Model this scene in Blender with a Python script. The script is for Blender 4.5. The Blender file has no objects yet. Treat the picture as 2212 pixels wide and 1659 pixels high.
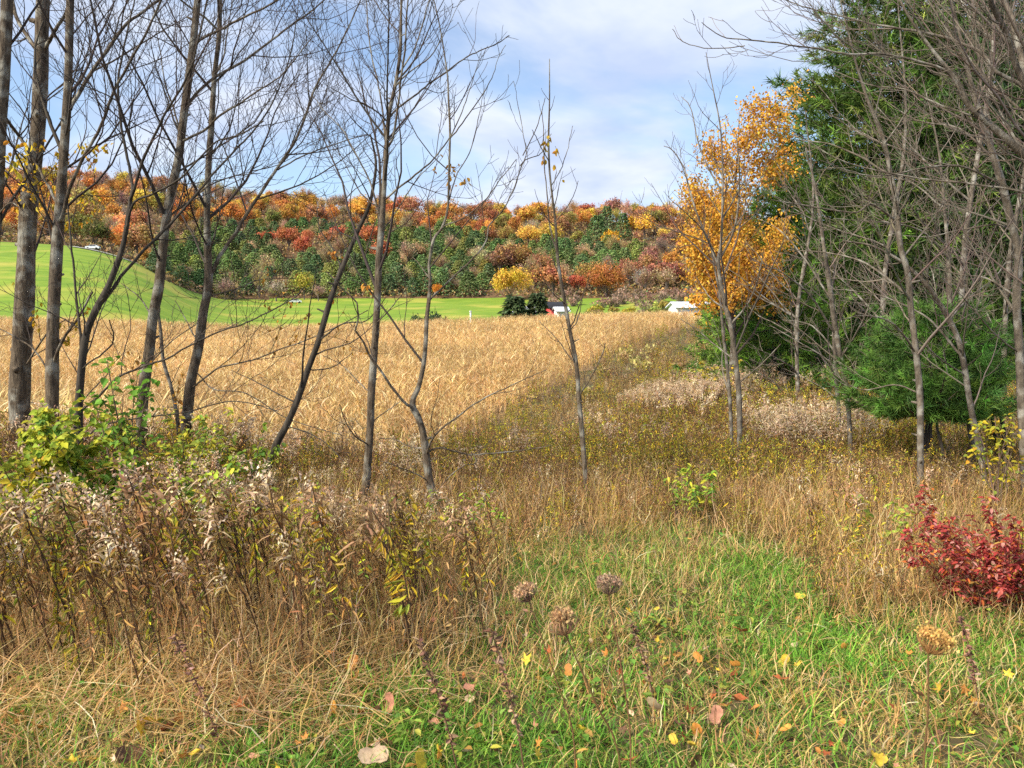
import bpy, math, random
import numpy as np
from mathutils import Vector

random.seed(11)
rng = np.random.default_rng(11)
SC = bpy.context.scene
COL = SC.collection

# ------------------------------------------------------------------ camera, sky, sun, exposure
F_PX = 773.0
PITCH = math.radians(5.835)
CAM_Z = 1.6
cd = bpy.data.cameras.new("camera")
cd.sensor_width = 36.0
cd.lens = 36.0 * F_PX / 1024.0
cd.clip_start = 0.05
cd.clip_end = 6000
cd.dof.use_dof = True
cd.dof.focus_distance = 9.0
cd.dof.aperture_fstop = 9.0
cam = bpy.data.objects.new("camera", cd)
cam.location = (0, 0, CAM_Z)
cam.rotation_euler = (math.radians(90) - PITCH, 0, 0)
COL.objects.link(cam)
SC.camera = cam

SUN_EL, SUN_AZ = math.radians(42), math.radians(-125)      # azimuth from +Y, clockwise: sun behind the viewer's left shoulder
world = bpy.data.worlds.new("World")
SC.world = world
world.use_nodes = True
wn = world.node_tree
wn.nodes.clear()


def N(tree, kind, **kw):
    n = tree.nodes.new(kind)
    for k, v in kw.items():
        setattr(n, k, v)
    return n


def L(tree, a, b):
    tree.links.new(a, b)


def build_world():
    t = wn
    out = N(t, "ShaderNodeOutputWorld")
    sky = N(t, "ShaderNodeTexSky", sky_type='NISHITA', sun_disc=False)
    sky.sun_elevation = SUN_EL
    sky.sun_rotation = SUN_AZ
    sky.air_density = 1.0
    sky.dust_density = 0.2
    sky.ozone_density = 3.0
    bsky = N(t, "ShaderNodeBackground")
    bsky.inputs["Strength"].default_value = 0.085
    L(t, sky.outputs[0], bsky.inputs["Color"])
    # clouds: soft sheets on a plane overhead
    tc = N(t, "ShaderNodeTexCoord")
    sep = N(t, "ShaderNodeSeparateXYZ")
    L(t, tc.outputs["Generated"], sep.inputs[0])
    add = N(t, "ShaderNodeMath", operation='ADD')
    mx = N(t, "ShaderNodeMath", operation='MAXIMUM')
    mx.inputs[1].default_value = 0.0
    L(t, sep.outputs["Z"], mx.inputs[0])
    L(t, mx.outputs[0], add.inputs[0])
    add.inputs[1].default_value = 0.16
    dx = N(t, "ShaderNodeMath", operation='DIVIDE')
    dy = N(t, "ShaderNodeMath", operation='DIVIDE')
    L(t, sep.outputs["X"], dx.inputs[0]); L(t, add.outputs[0], dx.inputs[1])
    L(t, sep.outputs["Y"], dy.inputs[0]); L(t, add.outputs[0], dy.inputs[1])
    comb = N(t, "ShaderNodeCombineXYZ")
    L(t, dx.outputs[0], comb.inputs[0]); L(t, dy.outputs[0], comb.inputs[1])
    mp = N(t, "ShaderNodeMapping")
    mp.inputs["Rotation"].default_value = (0, 0, math.radians(-24))
    mp.inputs["Scale"].default_value = (0.9, 0.8, 1.0)
    mp.inputs["Location"].default_value = (9.1, 3.3, 0)
    L(t, comb.outputs[0], mp.inputs[0])
    n1 = N(t, "ShaderNodeTexNoise")
    n1.inputs["Scale"].default_value = 1.15
    n1.inputs["Detail"].default_value = 7
    n1.inputs["Roughness"].default_value = 0.52
    n1.inputs["Distortion"].default_value = 0.6
    L(t, mp.outputs[0], n1.inputs["Vector"])
    cr = N(t, "ShaderNodeValToRGB")
    cr.color_ramp.interpolation = 'EASE'
    cr.color_ramp.elements[0].position = 0.34
    cr.color_ramp.elements[0].color = (0.13, 0.13, 0.13, 1)
    cr.color_ramp.elements[1].position = 0.62
    cr.color_ramp.elements[1].color = (0.97, 0.97, 0.97, 1)
    L(t, n1.outputs["Fac"], cr.inputs[0])
    n2 = N(t, "ShaderNodeTexNoise")
    n2.inputs["Scale"].default_value = 2.6
    n2.inputs["Detail"].default_value = 5
    L(t, mp.outputs[0], n2.inputs["Vector"])
    cr2 = N(t, "ShaderNodeValToRGB")
    cr2.color_ramp.elements[0].position = 0.35
    cr2.color_ramp.elements[0].color = (0.262, 0.31, 0.42, 1)
    cr2.color_ramp.elements[1].position = 0.62
    cr2.color_ramp.elements[1].color = (0.385, 0.413, 0.475, 1)
    L(t, n2.outputs["Fac"], cr2.inputs[0])
    bcl = N(t, "ShaderNodeBackground")
    bcl.inputs["Strength"].default_value = 1.0
    L(t, cr2.outputs[0], bcl.inputs["Color"])
    mix = N(t, "ShaderNodeMixShader")
    L(t, cr.outputs[0], mix.inputs[0])
    L(t, bsky.outputs[0], mix.inputs[1]); L(t, bcl.outputs[0], mix.inputs[2])
    L(t, mix.outputs[0], out.inputs[0])


build_world()
sl = bpy.data.lights.new("sun", 'SUN')
sl.energy = 3.1
sl.angle = math.radians(16)
sl.color = (1.0, 0.91, 0.74)
sun = bpy.data.objects.new("sun", sl)
sdir = Vector((math.sin(SUN_AZ) * math.cos(SUN_EL), math.cos(SUN_AZ) * math.cos(SUN_EL), math.sin(SUN_EL)))
sun.rotation_euler = sdir.to_track_quat('Z', 'Y').to_euler()
sun.location = (-20, -20, 40)
COL.objects.link(sun)

SC.view_settings.view_transform = 'Standard'
SC.view_settings.look = 'None'
SC.view_settings.exposure = 1.25
SC.view_settings.gamma = 1.0
SC.view_settings.use_curve_mapping = False
SC.render.engine = 'CYCLES'
cy = SC.cycles
cy.max_bounces = 4
cy.diffuse_bounces = 2
cy.glossy_bounces = 2
cy.transmission_bounces = 4
cy.transparent_max_bounces = 4
cy.use_denoising = False
cy.use_adaptive_sampling = True
cy.adaptive_threshold = 0.02
cy.caustics_reflective = False
cy.caustics_refractive = False

# ------------------------------------------------------------------ helpers: pixels to rays, meshes, materials
S = 1024.0 / 2212.0            # measurements were taken on a 2212 px wide view of the photograph
CP, SP = math.cos(PITCH), math.sin(PITCH)


def ray(vx, vy):
    a = (np.asarray(vx, float) * S - 512) / F_PX
    b = -(np.asarray(vy, float) * S - 384) / F_PX
    return np.stack([a, CP + b * SP, b * CP - SP], -1)


def V(vx, vy, d):
    r = ray(vx, vy)
    d = np.asarray(d, float)
    return r * (d / r[..., 1])[..., None] + np.array([0, 0, CAM_Z])


def proj(P):
    P = np.asarray(P, float)
    x, y, z = P[..., 0], P[..., 1], P[..., 2] - CAM_Z
    f = y * CP - z * SP
    u = y * SP + z * CP
    f = np.where(f < 0.05, 0.05, f)
    return (512 + F_PX * x / f) / S, (384 - F_PX * u / f) / S


def sstep(a, b, x):
    t = np.clip((np.asarray(x, float) - a) / (b - a), 0, 1)
    return t * t * (3 - 2 * t)


# ---- terrain height: table over (column p, depth d)
PN = np.array([-1500, -300, 0, 90, 140, 175, 208, 280, 340, 420, 480, 560, 620, 700, 800, 1024, 1300, 2500], float)
DN = np.array([0, 3, 6, 9, 13, 20, 30, 45, 60, 75, 92, 110, 140, 180, 230, 300, 390, 480, 600, 900, 1500], float)


def build_table():
    nearC = np.array([0, 0, -.12, -.4, -1.6, -2.6, -2.95, -3.0, -2.75, -2.4])
    nearR = np.array([0, 0, -.12, -.35, -.6, -.92, -1.08, -1.0, -.75, -.45])
    t = sstep(430, 800, PN)
    crest = np.interp(PN, [-300, 0, 90, 208, 280, 340, 420, 560, 700, 800, 1300], [-.2, -.2, -.3, -.9, -1.25, -.9, -.5, .15, .45, .6, .6]) - 1.25
    lo = crest - 0.0
    Z = np.zeros((len(PN), len(DN)))
    for i in range(len(PN)):
        n = nearC * (1 - t[i]) + nearR * t[i]
        k = lo[i] - (-2.0 * (1 - t[i]) - .75 * t[i])
        n = n + k * np.array([0, 0, 0, 0, 0, 0, .05, .15, .4, .75])
        Z[i, :10] = n
        Z[i, 10] = lo[i]
    pi = lambda a: np.interp(PN, [-300, 0, 90, 140, 175, 208, 280, 480, 560, 620, 700, 800, 1300], a)
    Z[:, 11] = pi([-2.5, -2.5, -2.6, -3, -3.2, -3.4, -3.6, -3.4, -3, -2.6, -2.2, -2, -2])
    Z[:, 12] = pi([1, 1, 0, -2, -4, -4.5, -4.6, -4.5, -4.2, -3.8, -2.5, -1.5, -1.5])
    Z[:, 13] = pi([9, 9, 8, 5, 1.5, -2, -3.6, -3.5, -3.2, -2.6, -1, 0, 0])
    Z[:, 14] = pi([19.4, 19.4, 18, 13.6, 7.5, 1.5, -1.5, -1.4, -.6, .3, 2, 3, 3])
    Z[:, 15] = pi([27, 27, 25, 20, 12, 4.5, 3.4, 3.6, 4.6, 5.0, 7.5, 8, 8])
    rg = pi([188, 188, 185, 190, 195, 199, 206, 219, 220, 221, 222, 222, 222])
    R = (305 - rg) / F_PX * 480 + 1.6
    Z[:, 16] = Z[:, 15] + .54 * (R - Z[:, 15])
    Z[:, 17] = R
    Z[:, 18] = R - 6
    Z[:, 19] = R - 30
    Z[:, 20] = R - 60
    U = np.linspace(math.log(2), math.log(1502), 420)
    P = np.arange(-1500, 2501, 10.0)
    A = np.stack([np.interp(np.exp(U) - 2, DN, Z[i]) for i in range(len(PN))])
    B = np.stack([np.interp(P, PN, A[:, j]) for j in range(len(U))], 1)
    ker = np.array([1, 2, 3, 4, 3, 2, 1.]); ker /= ker.sum()
    def blur(M, ax):
        return np.apply_along_axis(lambda v: np.convolve(np.pad(v, 3, mode='edge'), ker, 'valid'), ax, M)
    return U, P, blur(blur(B, 0), 1)


TU, TP, TZ = build_table()


def h(x, y):
    x = np.asarray(x, float); y = np.asarray(y, float)
    yy = np.maximum(y, 0.0)
    p = np.clip(512 + F_PX * x / np.maximum(y, 1.5), -1499, 2499)
    u = np.clip(np.log(yy + 2), TU[0], TU[-1] - 1e-6)
    fu = (u - TU[0]) / (TU[1] - TU[0]); fp = (p - TP[0]) / 10.0
    iu = np.clip(fu.astype(int), 0, len(TU) - 2); ip = np.clip(fp.astype(int), 0, len(TP) - 2)
    a = fu - iu; b = fp - ip
    z = TZ[ip, iu] * (1 - a) * (1 - b) + TZ[ip, iu + 1] * a * (1 - b) + TZ[ip + 1, iu] * (1 - a) * b + TZ[ip + 1, iu + 1] * a * b
    bump = 0.035 * np.sin(x * 1.7 + 1.3 * np.sin(y * .9)) * np.sin(y * 1.3 + .6)
    return z + bump * sstep(1.5, 4, y) * (1 - sstep(60, 120, y) * .0)


def G(vx, vy, z_off=0.0):
    """ground point seen at a measured place of the photograph"""
    r = ray(vx, vy)
    ds = np.exp(np.linspace(math.log(1.2), math.log(480), 900))
    pts = r[None, :] * (ds / r[1])[:, None] + np.array([0, 0, CAM_Z])
    below = pts[:, 2] < h(pts[:, 0], pts[:, 1]) + z_off
    i = int(np.argmax(below)) if below.any() else len(ds) - 1
    return pts[i]


# ---- mesh building
class MB:
    def __init__(s):
        s.v, s.c, s.f, s.m, s.n = [], [], [], [], 0

    def add(s, v, f, c, m=0):
        v = np.asarray(v, np.float32).reshape(-1, 3)
        f = np.asarray(f, np.int64)
        c = np.asarray(c, np.float32)
        if c.ndim == 1:
            c = np.broadcast_to(c, (len(v), 3))
        s.v.append(v); s.c.append(c.reshape(-1, 3)); s.f.append(f + s.n); s.m.append(np.full(len(f), m, np.int32))
        s.n += len(v)

    def mesh(s, name, mats, smooth=False):
        me = bpy.data.meshes.new(name)
        if s.n:
            v = np.concatenate(s.v); c = np.concatenate(s.c)
            me.vertices.add(len(v)); me.vertices.foreach_set("co", v.ravel())
            loops = np.concatenate([f.ravel() for f in s.f]).astype(np.int32)
            tot = np.concatenate([np.full(len(f), f.shape[1], np.int32) for f in s.f])
            st = np.concatenate([[0], np.cumsum(tot)[:-1]]).astype(np.int32)
            me.loops.add(len(loops)); me.loops.foreach_set("vertex_index", loops)
            me.polygons.add(len(tot)); me.polygons.foreach_set("loop_start", st); me.polygons.foreach_set("loop_total", tot)
            me.polygons.foreach_set("material_index", np.concatenate(s.m))
            if smooth:
                me.polygons.foreach_set("use_smooth", np.ones(len(tot), bool))
            at = me.color_attributes.new("Col", 'FLOAT_COLOR', 'POINT')
            at.data.foreach_set("color", np.concatenate([c, np.ones((len(c), 1), np.float32)], 1).astype(np.float32).ravel())
            me.update(calc_edges=True)
        for m in (mats if isinstance(mats, (list, tuple)) else [mats]):
            me.materials.append(m)
        return me


def obj(name, mesh, parent=None, loc=None):
    o = bpy.data.objects.new(name, mesh)
    COL.objects.link(o)
    if parent is not None:
        o.parent = parent
    if loc is not None:
        o.location = loc
    return o


def tag(o, label=None, cat=None, group=None, kind=None):
    if label: o["label"] = label
    if cat: o["category"] = cat
    if group: o["group"] = group
    if kind: o["kind"] = kind
    return o


def empty(name, loc=(0, 0, 0)):
    o = bpy.data.objects.new(name, None)
    o.empty_display_size = 0.2
    o.location = loc
    COL.objects.link(o)
    return o


def nrm(a):
    return a / np.maximum(np.linalg.norm(a, axis=-1, keepdims=True), 1e-9)


def tubes(mb, P, R, k, c, m=0):
    """batch of tubes: P (B,n,3), R (B,n)"""
    P = np.asarray(P, float); R = np.asarray(R, float)
    if P.ndim == 2:
        P, R = P[None], R[None]
    B, n, _ = P.shape
    T = nrm(np.gradient(P, axis=1))
    ref = nrm(np.cross(T.mean(1), rng.normal(size=(B, 3)) + np.array([.3, .1, 0.])))
    a = nrm(ref[:, None, :] - T * (T * ref[:, None, :]).sum(-1, keepdims=True))
    b = np.cross(T, a)
    th = np.arange(k) * 2 * math.pi / k
    ring = P[:, :, None, :] + R[:, :, None, None] * (np.cos(th)[None, None, :, None] * a[:, :, None, :] + np.sin(th)[None, None, :, None] * b[:, :, None, :])
    v = ring.reshape(-1, 3)
    i = np.arange(n - 1); j = np.arange(k)
    q = np.stack(np.broadcast_arrays(i[:, None] * k + j, i[:, None] * k + (j + 1) % k, (i[:, None] + 1) * k + (j + 1) % k, (i[:, None] + 1) * k + j), -1).reshape(-1, 4)
    f = (q[None] + (np.arange(B) * n * k)[:, None, None]).reshape(-1, 4)
    c = np.asarray(c, float)
    if c.ndim == 2 and len(c) == B:
        c = np.repeat(c, n * k, 0)
    mb.add(v, f, c, m)


def spline(pts, n):
    """Catmull-Rom through points (any columns), n samples"""
    p = np.asarray(pts, float)
    if len(p) == 2:
        t = np.linspace(0, 1, n)[:, None]
        return p[0] * (1 - t) + p[1] * t
    q = np.vstack([2 * p[0] - p[1], p, 2 * p[-1] - p[-2]])
    t = np.linspace(0, len(p) - 1 - 1e-6, n)
    i = t.astype(int); u = (t - i)[:, None]
    a, b, c, d = q[i], q[i + 1], q[i + 2], q[i + 3]
    return .5 * ((2 * b) + (-a + c) * u + (2 * a - 5 * b + 4 * c - d) * u ** 2 + (-a + 3 * b - 3 * c + d) * u ** 3)


def blades(mb, base, hh, w, az, lean, bend, c, k=3, tip=None):
    """curved grass blades. base (n,3); all other per blade"""
    n = len(base)
    t = np.linspace(0, 1, k + 1)[None, :]
    az = np.asarray(az)[:, None]; hh = np.asarray(hh)[:, None]
    lean = np.asarray(lean)[:, None]; bend = np.asarray(bend)[:, None]
    ang = lean + bend * t
    ds = hh / k
    out = np.cumsum(np.concatenate([np.zeros((n, 1)), np.sin(ang[:, 1:]) * ds], 1), 1)
    up = np.cumsum(np.concatenate([np.zeros((n, 1)), np.cos(ang[:, 1:]) * ds], 1), 1)
    wob = np.cumsum(np.concatenate([np.zeros((n, 1)), rng.normal(0, .22, (n, k)) * ds], 1), 1)
    cx, sx = np.cos(az), np.sin(az)
    ctr = np.stack([base[:, None, 0] + out * cx - wob * sx, base[:, None, 1] + out * sx + wob * cx, base[:, None, 2] + up], -1)
    sa = az + rng.normal(0, .6, (n, 1))
    side = np.stack([-np.sin(sa), np.cos(sa), np.zeros_like(sa)], -1)
    ww = np.asarray(w)[:, None] * np.clip(1.05 - t ** 1.6, .08, 1) * .5
    l_ = ctr - side * ww[..., None]; r_ = ctr + side * ww[..., None]
    v = np.stack([l_, r_], 2).reshape(n, -1, 3)
    q = np.array([[2 * i, 2 * i + 1, 2 * i + 3, 2 * i + 2] for i in range(k)])
    f = (q[None] + (np.arange(n) * 2 * (k + 1))[:, None, None]).reshape(-1, 4)
    c = np.asarray(c, float)
    if c.ndim == 1:
        c = np.broadcast_to(c, (n, 3))
    cc = np.repeat(c[:, None, :], 2 * (k + 1), 1)
    mb.add(v.reshape(-1, 3), f, cc.reshape(-1, 3))
    return ctr[:, -1]


def leaves(mb, pos, nor, up, ln, wd, c, shape='oval', m=0, fold=.25):
    """flat leaves with a folded midrib; pos is the stalk end, up the direction the leaf points"""
    pos = np.asarray(pos, float); n = len(pos)
    up = nrm(np.asarray(up, float)); nor = nrm(np.asarray(nor, float))
    side = nrm(np.cross(up, nor)); nor = np.cross(side, up)
    ln = np.broadcast_to(np.asarray(ln, float), (n,))[:, None]; wd = np.broadcast_to(np.asarray(wd, float), (n,))[:, None]
    if shape == 'oval':
        out = [(0, 0), (.28, .42), (.62, .46), (1, 0), (.62, -.46), (.28, -.42)]
        fc = np.array([[0, 1, 2, 3], [0, 3, 4, 5]])
    elif shape == 'diamond':
        out = [(0, 0), (.45, .5), (1, 0), (.45, -.5)]
        fc = np.array([[0, 1, 2, 3]])
    elif shape == 'lance':
        out = [(0, 0), (.4, .5), (1, 0), (.4, -.5)]
        fc = np.array([[0, 1, 2], [0, 2, 3]])
    v = np.stack([pos + up * ln * a + side * wd * b + nor * wd * abs(b) * fold * 2 - nor * ln * .25 * a * a for a, b in out], 1)
    f = (fc[None] + (np.arange(n) * len(out))[:, None, None]).reshape(-1, fc.shape[1])
    c = np.asarray(c, float)
    if c.ndim == 1:
        c = np.broadcast_to(c, (n, 3))
    mb.add(v.reshape(-1, 3), f, np.repeat(c, len(out), 0), m)


def pick(cols, n, jit=.12):
    """n colours drawn from a list of (weight, rgb), with jitter"""
    w = np.array([a for a, _ in cols], float); w /= w.sum()
    k = rng.choice(len(cols), n, p=w)
    c = np.array([b for _, b in cols], float)[k]
    return np.clip(c * np.exp(rng.normal(0, jit, (n, 1))) * np.exp(rng.normal(0, jit * .35, (n, 3))), 0, 1)


# ---- materials
def veg(name, transl=.3, rough=.75, objcol=False, rnd=.25, patch=0.0, spec=.25):
    m = bpy.data.materials.new(name)
    m.use_nodes = True
    t = m.node_tree
    t.nodes.clear()
    out = N(t, "ShaderNodeOutputMaterial")
    at = N(t, "ShaderNodeAttribute", attribute_name="Col")
    col = at.outputs["Color"]
    oi = N(t, "ShaderNodeObjectInfo")
    if objcol:
        mu = N(t, "ShaderNodeMix", data_type='RGBA', blend_type='MULTIPLY')
        mu.inputs["Factor"].default_value = 1
        L(t, col, mu.inputs["A"]); L(t, oi.outputs["Color"], mu.inputs["B"])
        col = mu.outputs["Result"]
    hs = N(t, "ShaderNodeHueSaturation")
    mr = N(t, "ShaderNodeMapRange")
    mr.inputs["To Min"].default_value = 1 - rnd
    mr.inputs["To Max"].default_value = 1 + rnd
    L(t, oi.outputs["Random"], mr.inputs["Value"])
    L(t, mr.outputs[0], hs.inputs["Value"])
    mh = N(t, "ShaderNodeMapRange")
    mh.inputs["To Min"].default_value = .5 - rnd * .06
    mh.inputs["To Max"].default_value = .5 + rnd * .06
    ml = N(t, "ShaderNodeMath", operation='MULTIPLY'); ml.inputs[1].default_value = 7.31
    fr = N(t, "ShaderNodeMath", operation='FRACT')
    L(t, oi.outputs["Random"], ml.inputs[0]); L(t, ml.outputs[0], fr.inputs[0]); L(t, fr.outputs[0], mh.inputs["Value"])
    L(t, mh.outputs[0], hs.inputs["Hue"])
    L(t, col, hs.inputs["Color"])
    col = hs.outputs[0]
    if patch:
        geo = N(t, "ShaderNodeNewGeometry")
        nz = N(t, "ShaderNodeTexNoise"); nz.inputs["Scale"].default_value = patch; nz.inputs["Detail"].default_value = 3
        L(t, geo.outputs["Position"], nz.inputs["Vector"])
        h2 = N(t, "ShaderNodeHueSaturation")
        m2 = N(t, "ShaderNodeMapRange"); m2.inputs["From Min"].default_value = .3; m2.inputs["From Max"].default_value = .7
        m2.inputs["To Min"].default_value = .72; m2.inputs["To Max"].default_value = 1.25
        L(t, nz.outputs["Fac"], m2.inputs["Value"]); L(t, m2.outputs[0], h2.inputs["Value"]); L(t, col, h2.inputs["Color"])
        col = h2.outputs[0]
    pb = N(t, "ShaderNodeBsdfPrincipled")
    pb.inputs["Roughness"].default_value = rough
    pb.inputs["Specular IOR Level"].default_value = spec
    L(t, col, pb.inputs["Base Color"])
    if transl:
        tr = N(t, "ShaderNodeBsdfTranslucent")
        L(t, col, tr.inputs["Color"])
        mx = N(t, "ShaderNodeMixShader"); mx.inputs[0].default_value = transl
        L(t, pb.outputs[0], mx.inputs[1]); L(t, tr.outputs[0], mx.inputs[2])
        L(t, mx.outputs[0], out.inputs[0])
    else:
        L(t, pb.outputs[0], out.inputs[0])
    return m


def noisy(name, c1, c2, scale, rough=.9, bump=.0, stretch=(1, 1, 1), c3=None, scale3=.5, coord='Object', spec=.2, bdist=.02):
    m = bpy.data.materials.new(name)
    m.use_nodes = True
    t = m.node_tree
    pb = t.nodes["Principled BSDF"]
    tc = N(t, "ShaderNodeTexCoord")
    mp = N(t, "ShaderNodeMapping"); mp.inputs["Scale"].default_value = stretch
    L(t, tc.outputs[coord], mp.inputs[0])
    nz = N(t, "ShaderNodeTexNoise"); nz.inputs["Scale"].default_value = scale; nz.inputs["Detail"].default_value = 6; nz.inputs["Roughness"].default_value = .65
    L(t, mp.outputs[0], nz.inputs["Vector"])
    cr = N(t, "ShaderNodeValToRGB")
    cr.color_ramp.elements[0].position = .35; cr.color_ramp.elements[0].color = (*c1, 1)
    cr.color_ramp.elements[1].position = .65; cr.color_ramp.elements[1].color = (*c2, 1)
    L(t, nz.outputs["Fac"], cr.inputs[0])
    col = cr.outputs[0]
    if c3 is not None:
        n3 = N(t, "ShaderNodeTexNoise"); n3.inputs["Scale"].default_value = scale3; n3.inputs["Detail"].default_value = 4
        L(t, tc.outputs[coord], n3.inputs["Vector"])
        r3 = N(t, "ShaderNodeMapRange"); r3.inputs["From Min"].default_value = .5; r3.inputs["From Max"].default_value = .66
        L(t, n3.outputs["Fac"], r3.inputs["Value"])
        mx = N(t, "ShaderNodeMix", data_type='RGBA')
        L(t, r3.outputs[0], mx.inputs["Factor"]); L(t, col, mx.inputs["A"]); mx.inputs["B"].default_value = (*c3, 1)
        col = mx.outputs["Result"]
    L(t, col, pb.inputs["Base Color"])
    pb.inputs["Roughness"].default_value = rough
    pb.inputs["Specular IOR Level"].default_value = spec
    if bump:
        bp = N(t, "ShaderNodeBump"); bp.inputs["Strength"].default_value = bump; bp.inputs["Distance"].default_value = bdist
        L(t, nz.outputs["Fac"], bp.inputs["Height"]); L(t, bp.outputs[0], pb.inputs["Normal"])
    return m


M_GRASS = veg("grass_blades", .35, .6, rnd=.3, patch=.9)
M_STRAW = veg("straw_blades", .25, .8, rnd=.25, patch=.7)
M_WEED = veg("weed_stems_and_leaves", .25, .8, rnd=.25, patch=.5)
M_CORN = veg("dry_corn_leaves", .25, .8, rnd=.22, patch=.06)
M_LEAF = veg("live_leaves", .35, .6, rnd=.1, spec=.15)
M_FARLEAF = veg("far_foliage", .25, .8, objcol=True, rnd=.14)
M_OBJLEAF = veg("fallen_leaf_skin", .2, .6, objcol=True, rnd=.1, patch=60)
M_NEEDLE = veg("pine_needles", .2, .55, rnd=.1)
M_TWIG = veg("twig_bark", 0, .85, rnd=.0)
M_BARK = noisy("trunk_bark_brown", (.05, .037, .027), (.18, .14, .098), 30, bump=1.0, stretch=(1, 1, .22), c3=(.30, .285, .24), scale3=7.0, bdist=.03)
M_BARKG = noisy("trunk_bark_grey", (.06, .048, .037), (.205, .17, .13), 17, bump=.9, stretch=(1, 1, .4), c3=(.31, .29, .25), scale3=9.0, bdist=.02)
M_BARKD = noisy("trunk_bark_dark", (.03, .025, .02), (.09, .075, .06), 24, bump=.8, stretch=(1, 1, .2))
M_SOIL = noisy("meadow_soil", (.055, .042, .022), (.15, .115, .055), 5, bump=.5, c3=(.07, .085, .03), scale3=.7, bdist=.03)
M_CSOIL = noisy("corn_soil", (.14, .095, .05), (.30, .20, .10), 3, bump=.4)
M_FLITTER = noisy("leaf_litter", (.09, .055, .03), (.20, .12, .06), .4)
M_FIELD = noisy("mown_green_field", (.12, .215, .02), (.235, .325, .033), .35, c3=(.35, .34, .06), scale3=.06, stretch=(.22, 1, 1), coord='Object')

# ------------------------------------------------------------------ terrain: one sheet cut along field edges
CB_D = np.array([10, 13, 20, 30, 45, 60, 75, 92, 110])
CB_X = np.array([-3.4, -2.9, -2.1, -.1, 4.4, 10.2, 16.4, 24.0, 30.0])


def in_corn(x, y):
    return (y > 12.4 + .35 * np.sin(x * .8)) & (y < 97) & (x < np.interp(y, CB_D, CB_X) + .35 * np.sin(y * 1.3))


def wood_edge(p):
    return np.interp(p, [-300, 0, 120, 150, 168, 190, 208, 260, 480, 560, 700, 1000], [262, 262, 262, 258, 238, 262, 282, 296, 300, 292, 285, 280])


def build_terrain():
    rows = np.concatenate([[-9, -6, -3, -1.5, 0], np.arange(1, 12, .35), np.exp(np.linspace(math.log(12), math.log(130), 80)), np.exp(np.linspace(math.log(132), math.log(620), 90)), [700, 850, 1100, 1500]])
    us = np.concatenate([np.linspace(-2.2, -.85, 14)[:-1], np.linspace(-.85, .85, 230), np.linspace(.85, 2.2, 14)[1:]])
    Dg, Ug = np.meshgrid(rows, us, indexing='ij')
    X = Ug * (np.maximum(Dg, -9) + 11)
    X = Ug * np.maximum(Dg + 11, 3.0)
    Z = h(X, Dg)
    v = np.stack([X, Dg, Z], -1).reshape(-1, 3)
    nr, nu = Dg.shape
    i, j = np.meshgrid(np.arange(nr - 1), np.arange(nu - 1), indexing='ij')
    q = np.stack([i * nu + j, i * nu + j + 1, (i + 1) * nu + j + 1, (i + 1) * nu + j], -1).reshape(-1, 4)
    ctr = v[q].mean(1)
    p = 512 + F_PX * ctr[:, 0] / np.maximum(ctr[:, 1], 1)
    corn = in_corn(ctr[:, 0], ctr[:, 1])
    far = (ctr[:, 1] >= 97)
    wood = far & (ctr[:, 1] > wood_edge(p))
    field = far & ~wood & (p < 740)
    rest = ~(corn | wood | field)
    for nm, mask, mat in (("meadow_ground", rest, M_SOIL), ("corn_field_ground", corn, M_CSOIL), ("green_field", field, M_FIELD), ("wooded_hill", wood, M_FLITTER)):
        ff = q[mask]
        used, inv = np.unique(ff, return_inverse=True)
        mb = MB(); mb.add(v[used], inv.reshape(-1, 4), (1, 1, 1))
        o = obj(nm, mb.mesh(nm, mat, smooth=True))
        tag(o, kind="structure")


build_terrain()

# ------------------------------------------------------------------ far woods across the valley
ORANGE, YELLOW, RUST, RED = (.62, .29, .075), (.64, .41, .085), (.47, .235, .105), (.54, .17, .085)
OLIVE, TAN, BARE, MAROON = (.38, .32, .09), (.50, .36, .20), (.40, .29, .205), (.37, .18, .12)
SPRUCE, FIR, GREEN = (.135, .215, .085), (.19, .275, .09), (.28, .32, .09)


def ball_dirs(n):
    return nrm(rng.normal(size=(n, 3)))


def crown_points(n, lobes, rx, rz, zc, shell=.75):
    """points on and in a crown of several lobes; returns points and outward directions"""
    lc = ball_dirs(lobes) * rng.uniform(.45, .8, (lobes, 1)); lc[:, 2] = np.abs(lc[:, 2]) * 1.0 - .25
    lr = rng.uniform(.2, .52, lobes)
    k = rng.integers(0, lobes, n)
    d = ball_dirs(n)
    r = rng.uniform(shell, 1.02, n)[:, None]
    p = lc[k] + d * lr[k][:, None] * r
    return p * np.array([rx, rx, rz]) + np.array([0, 0, zc]), d


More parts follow.
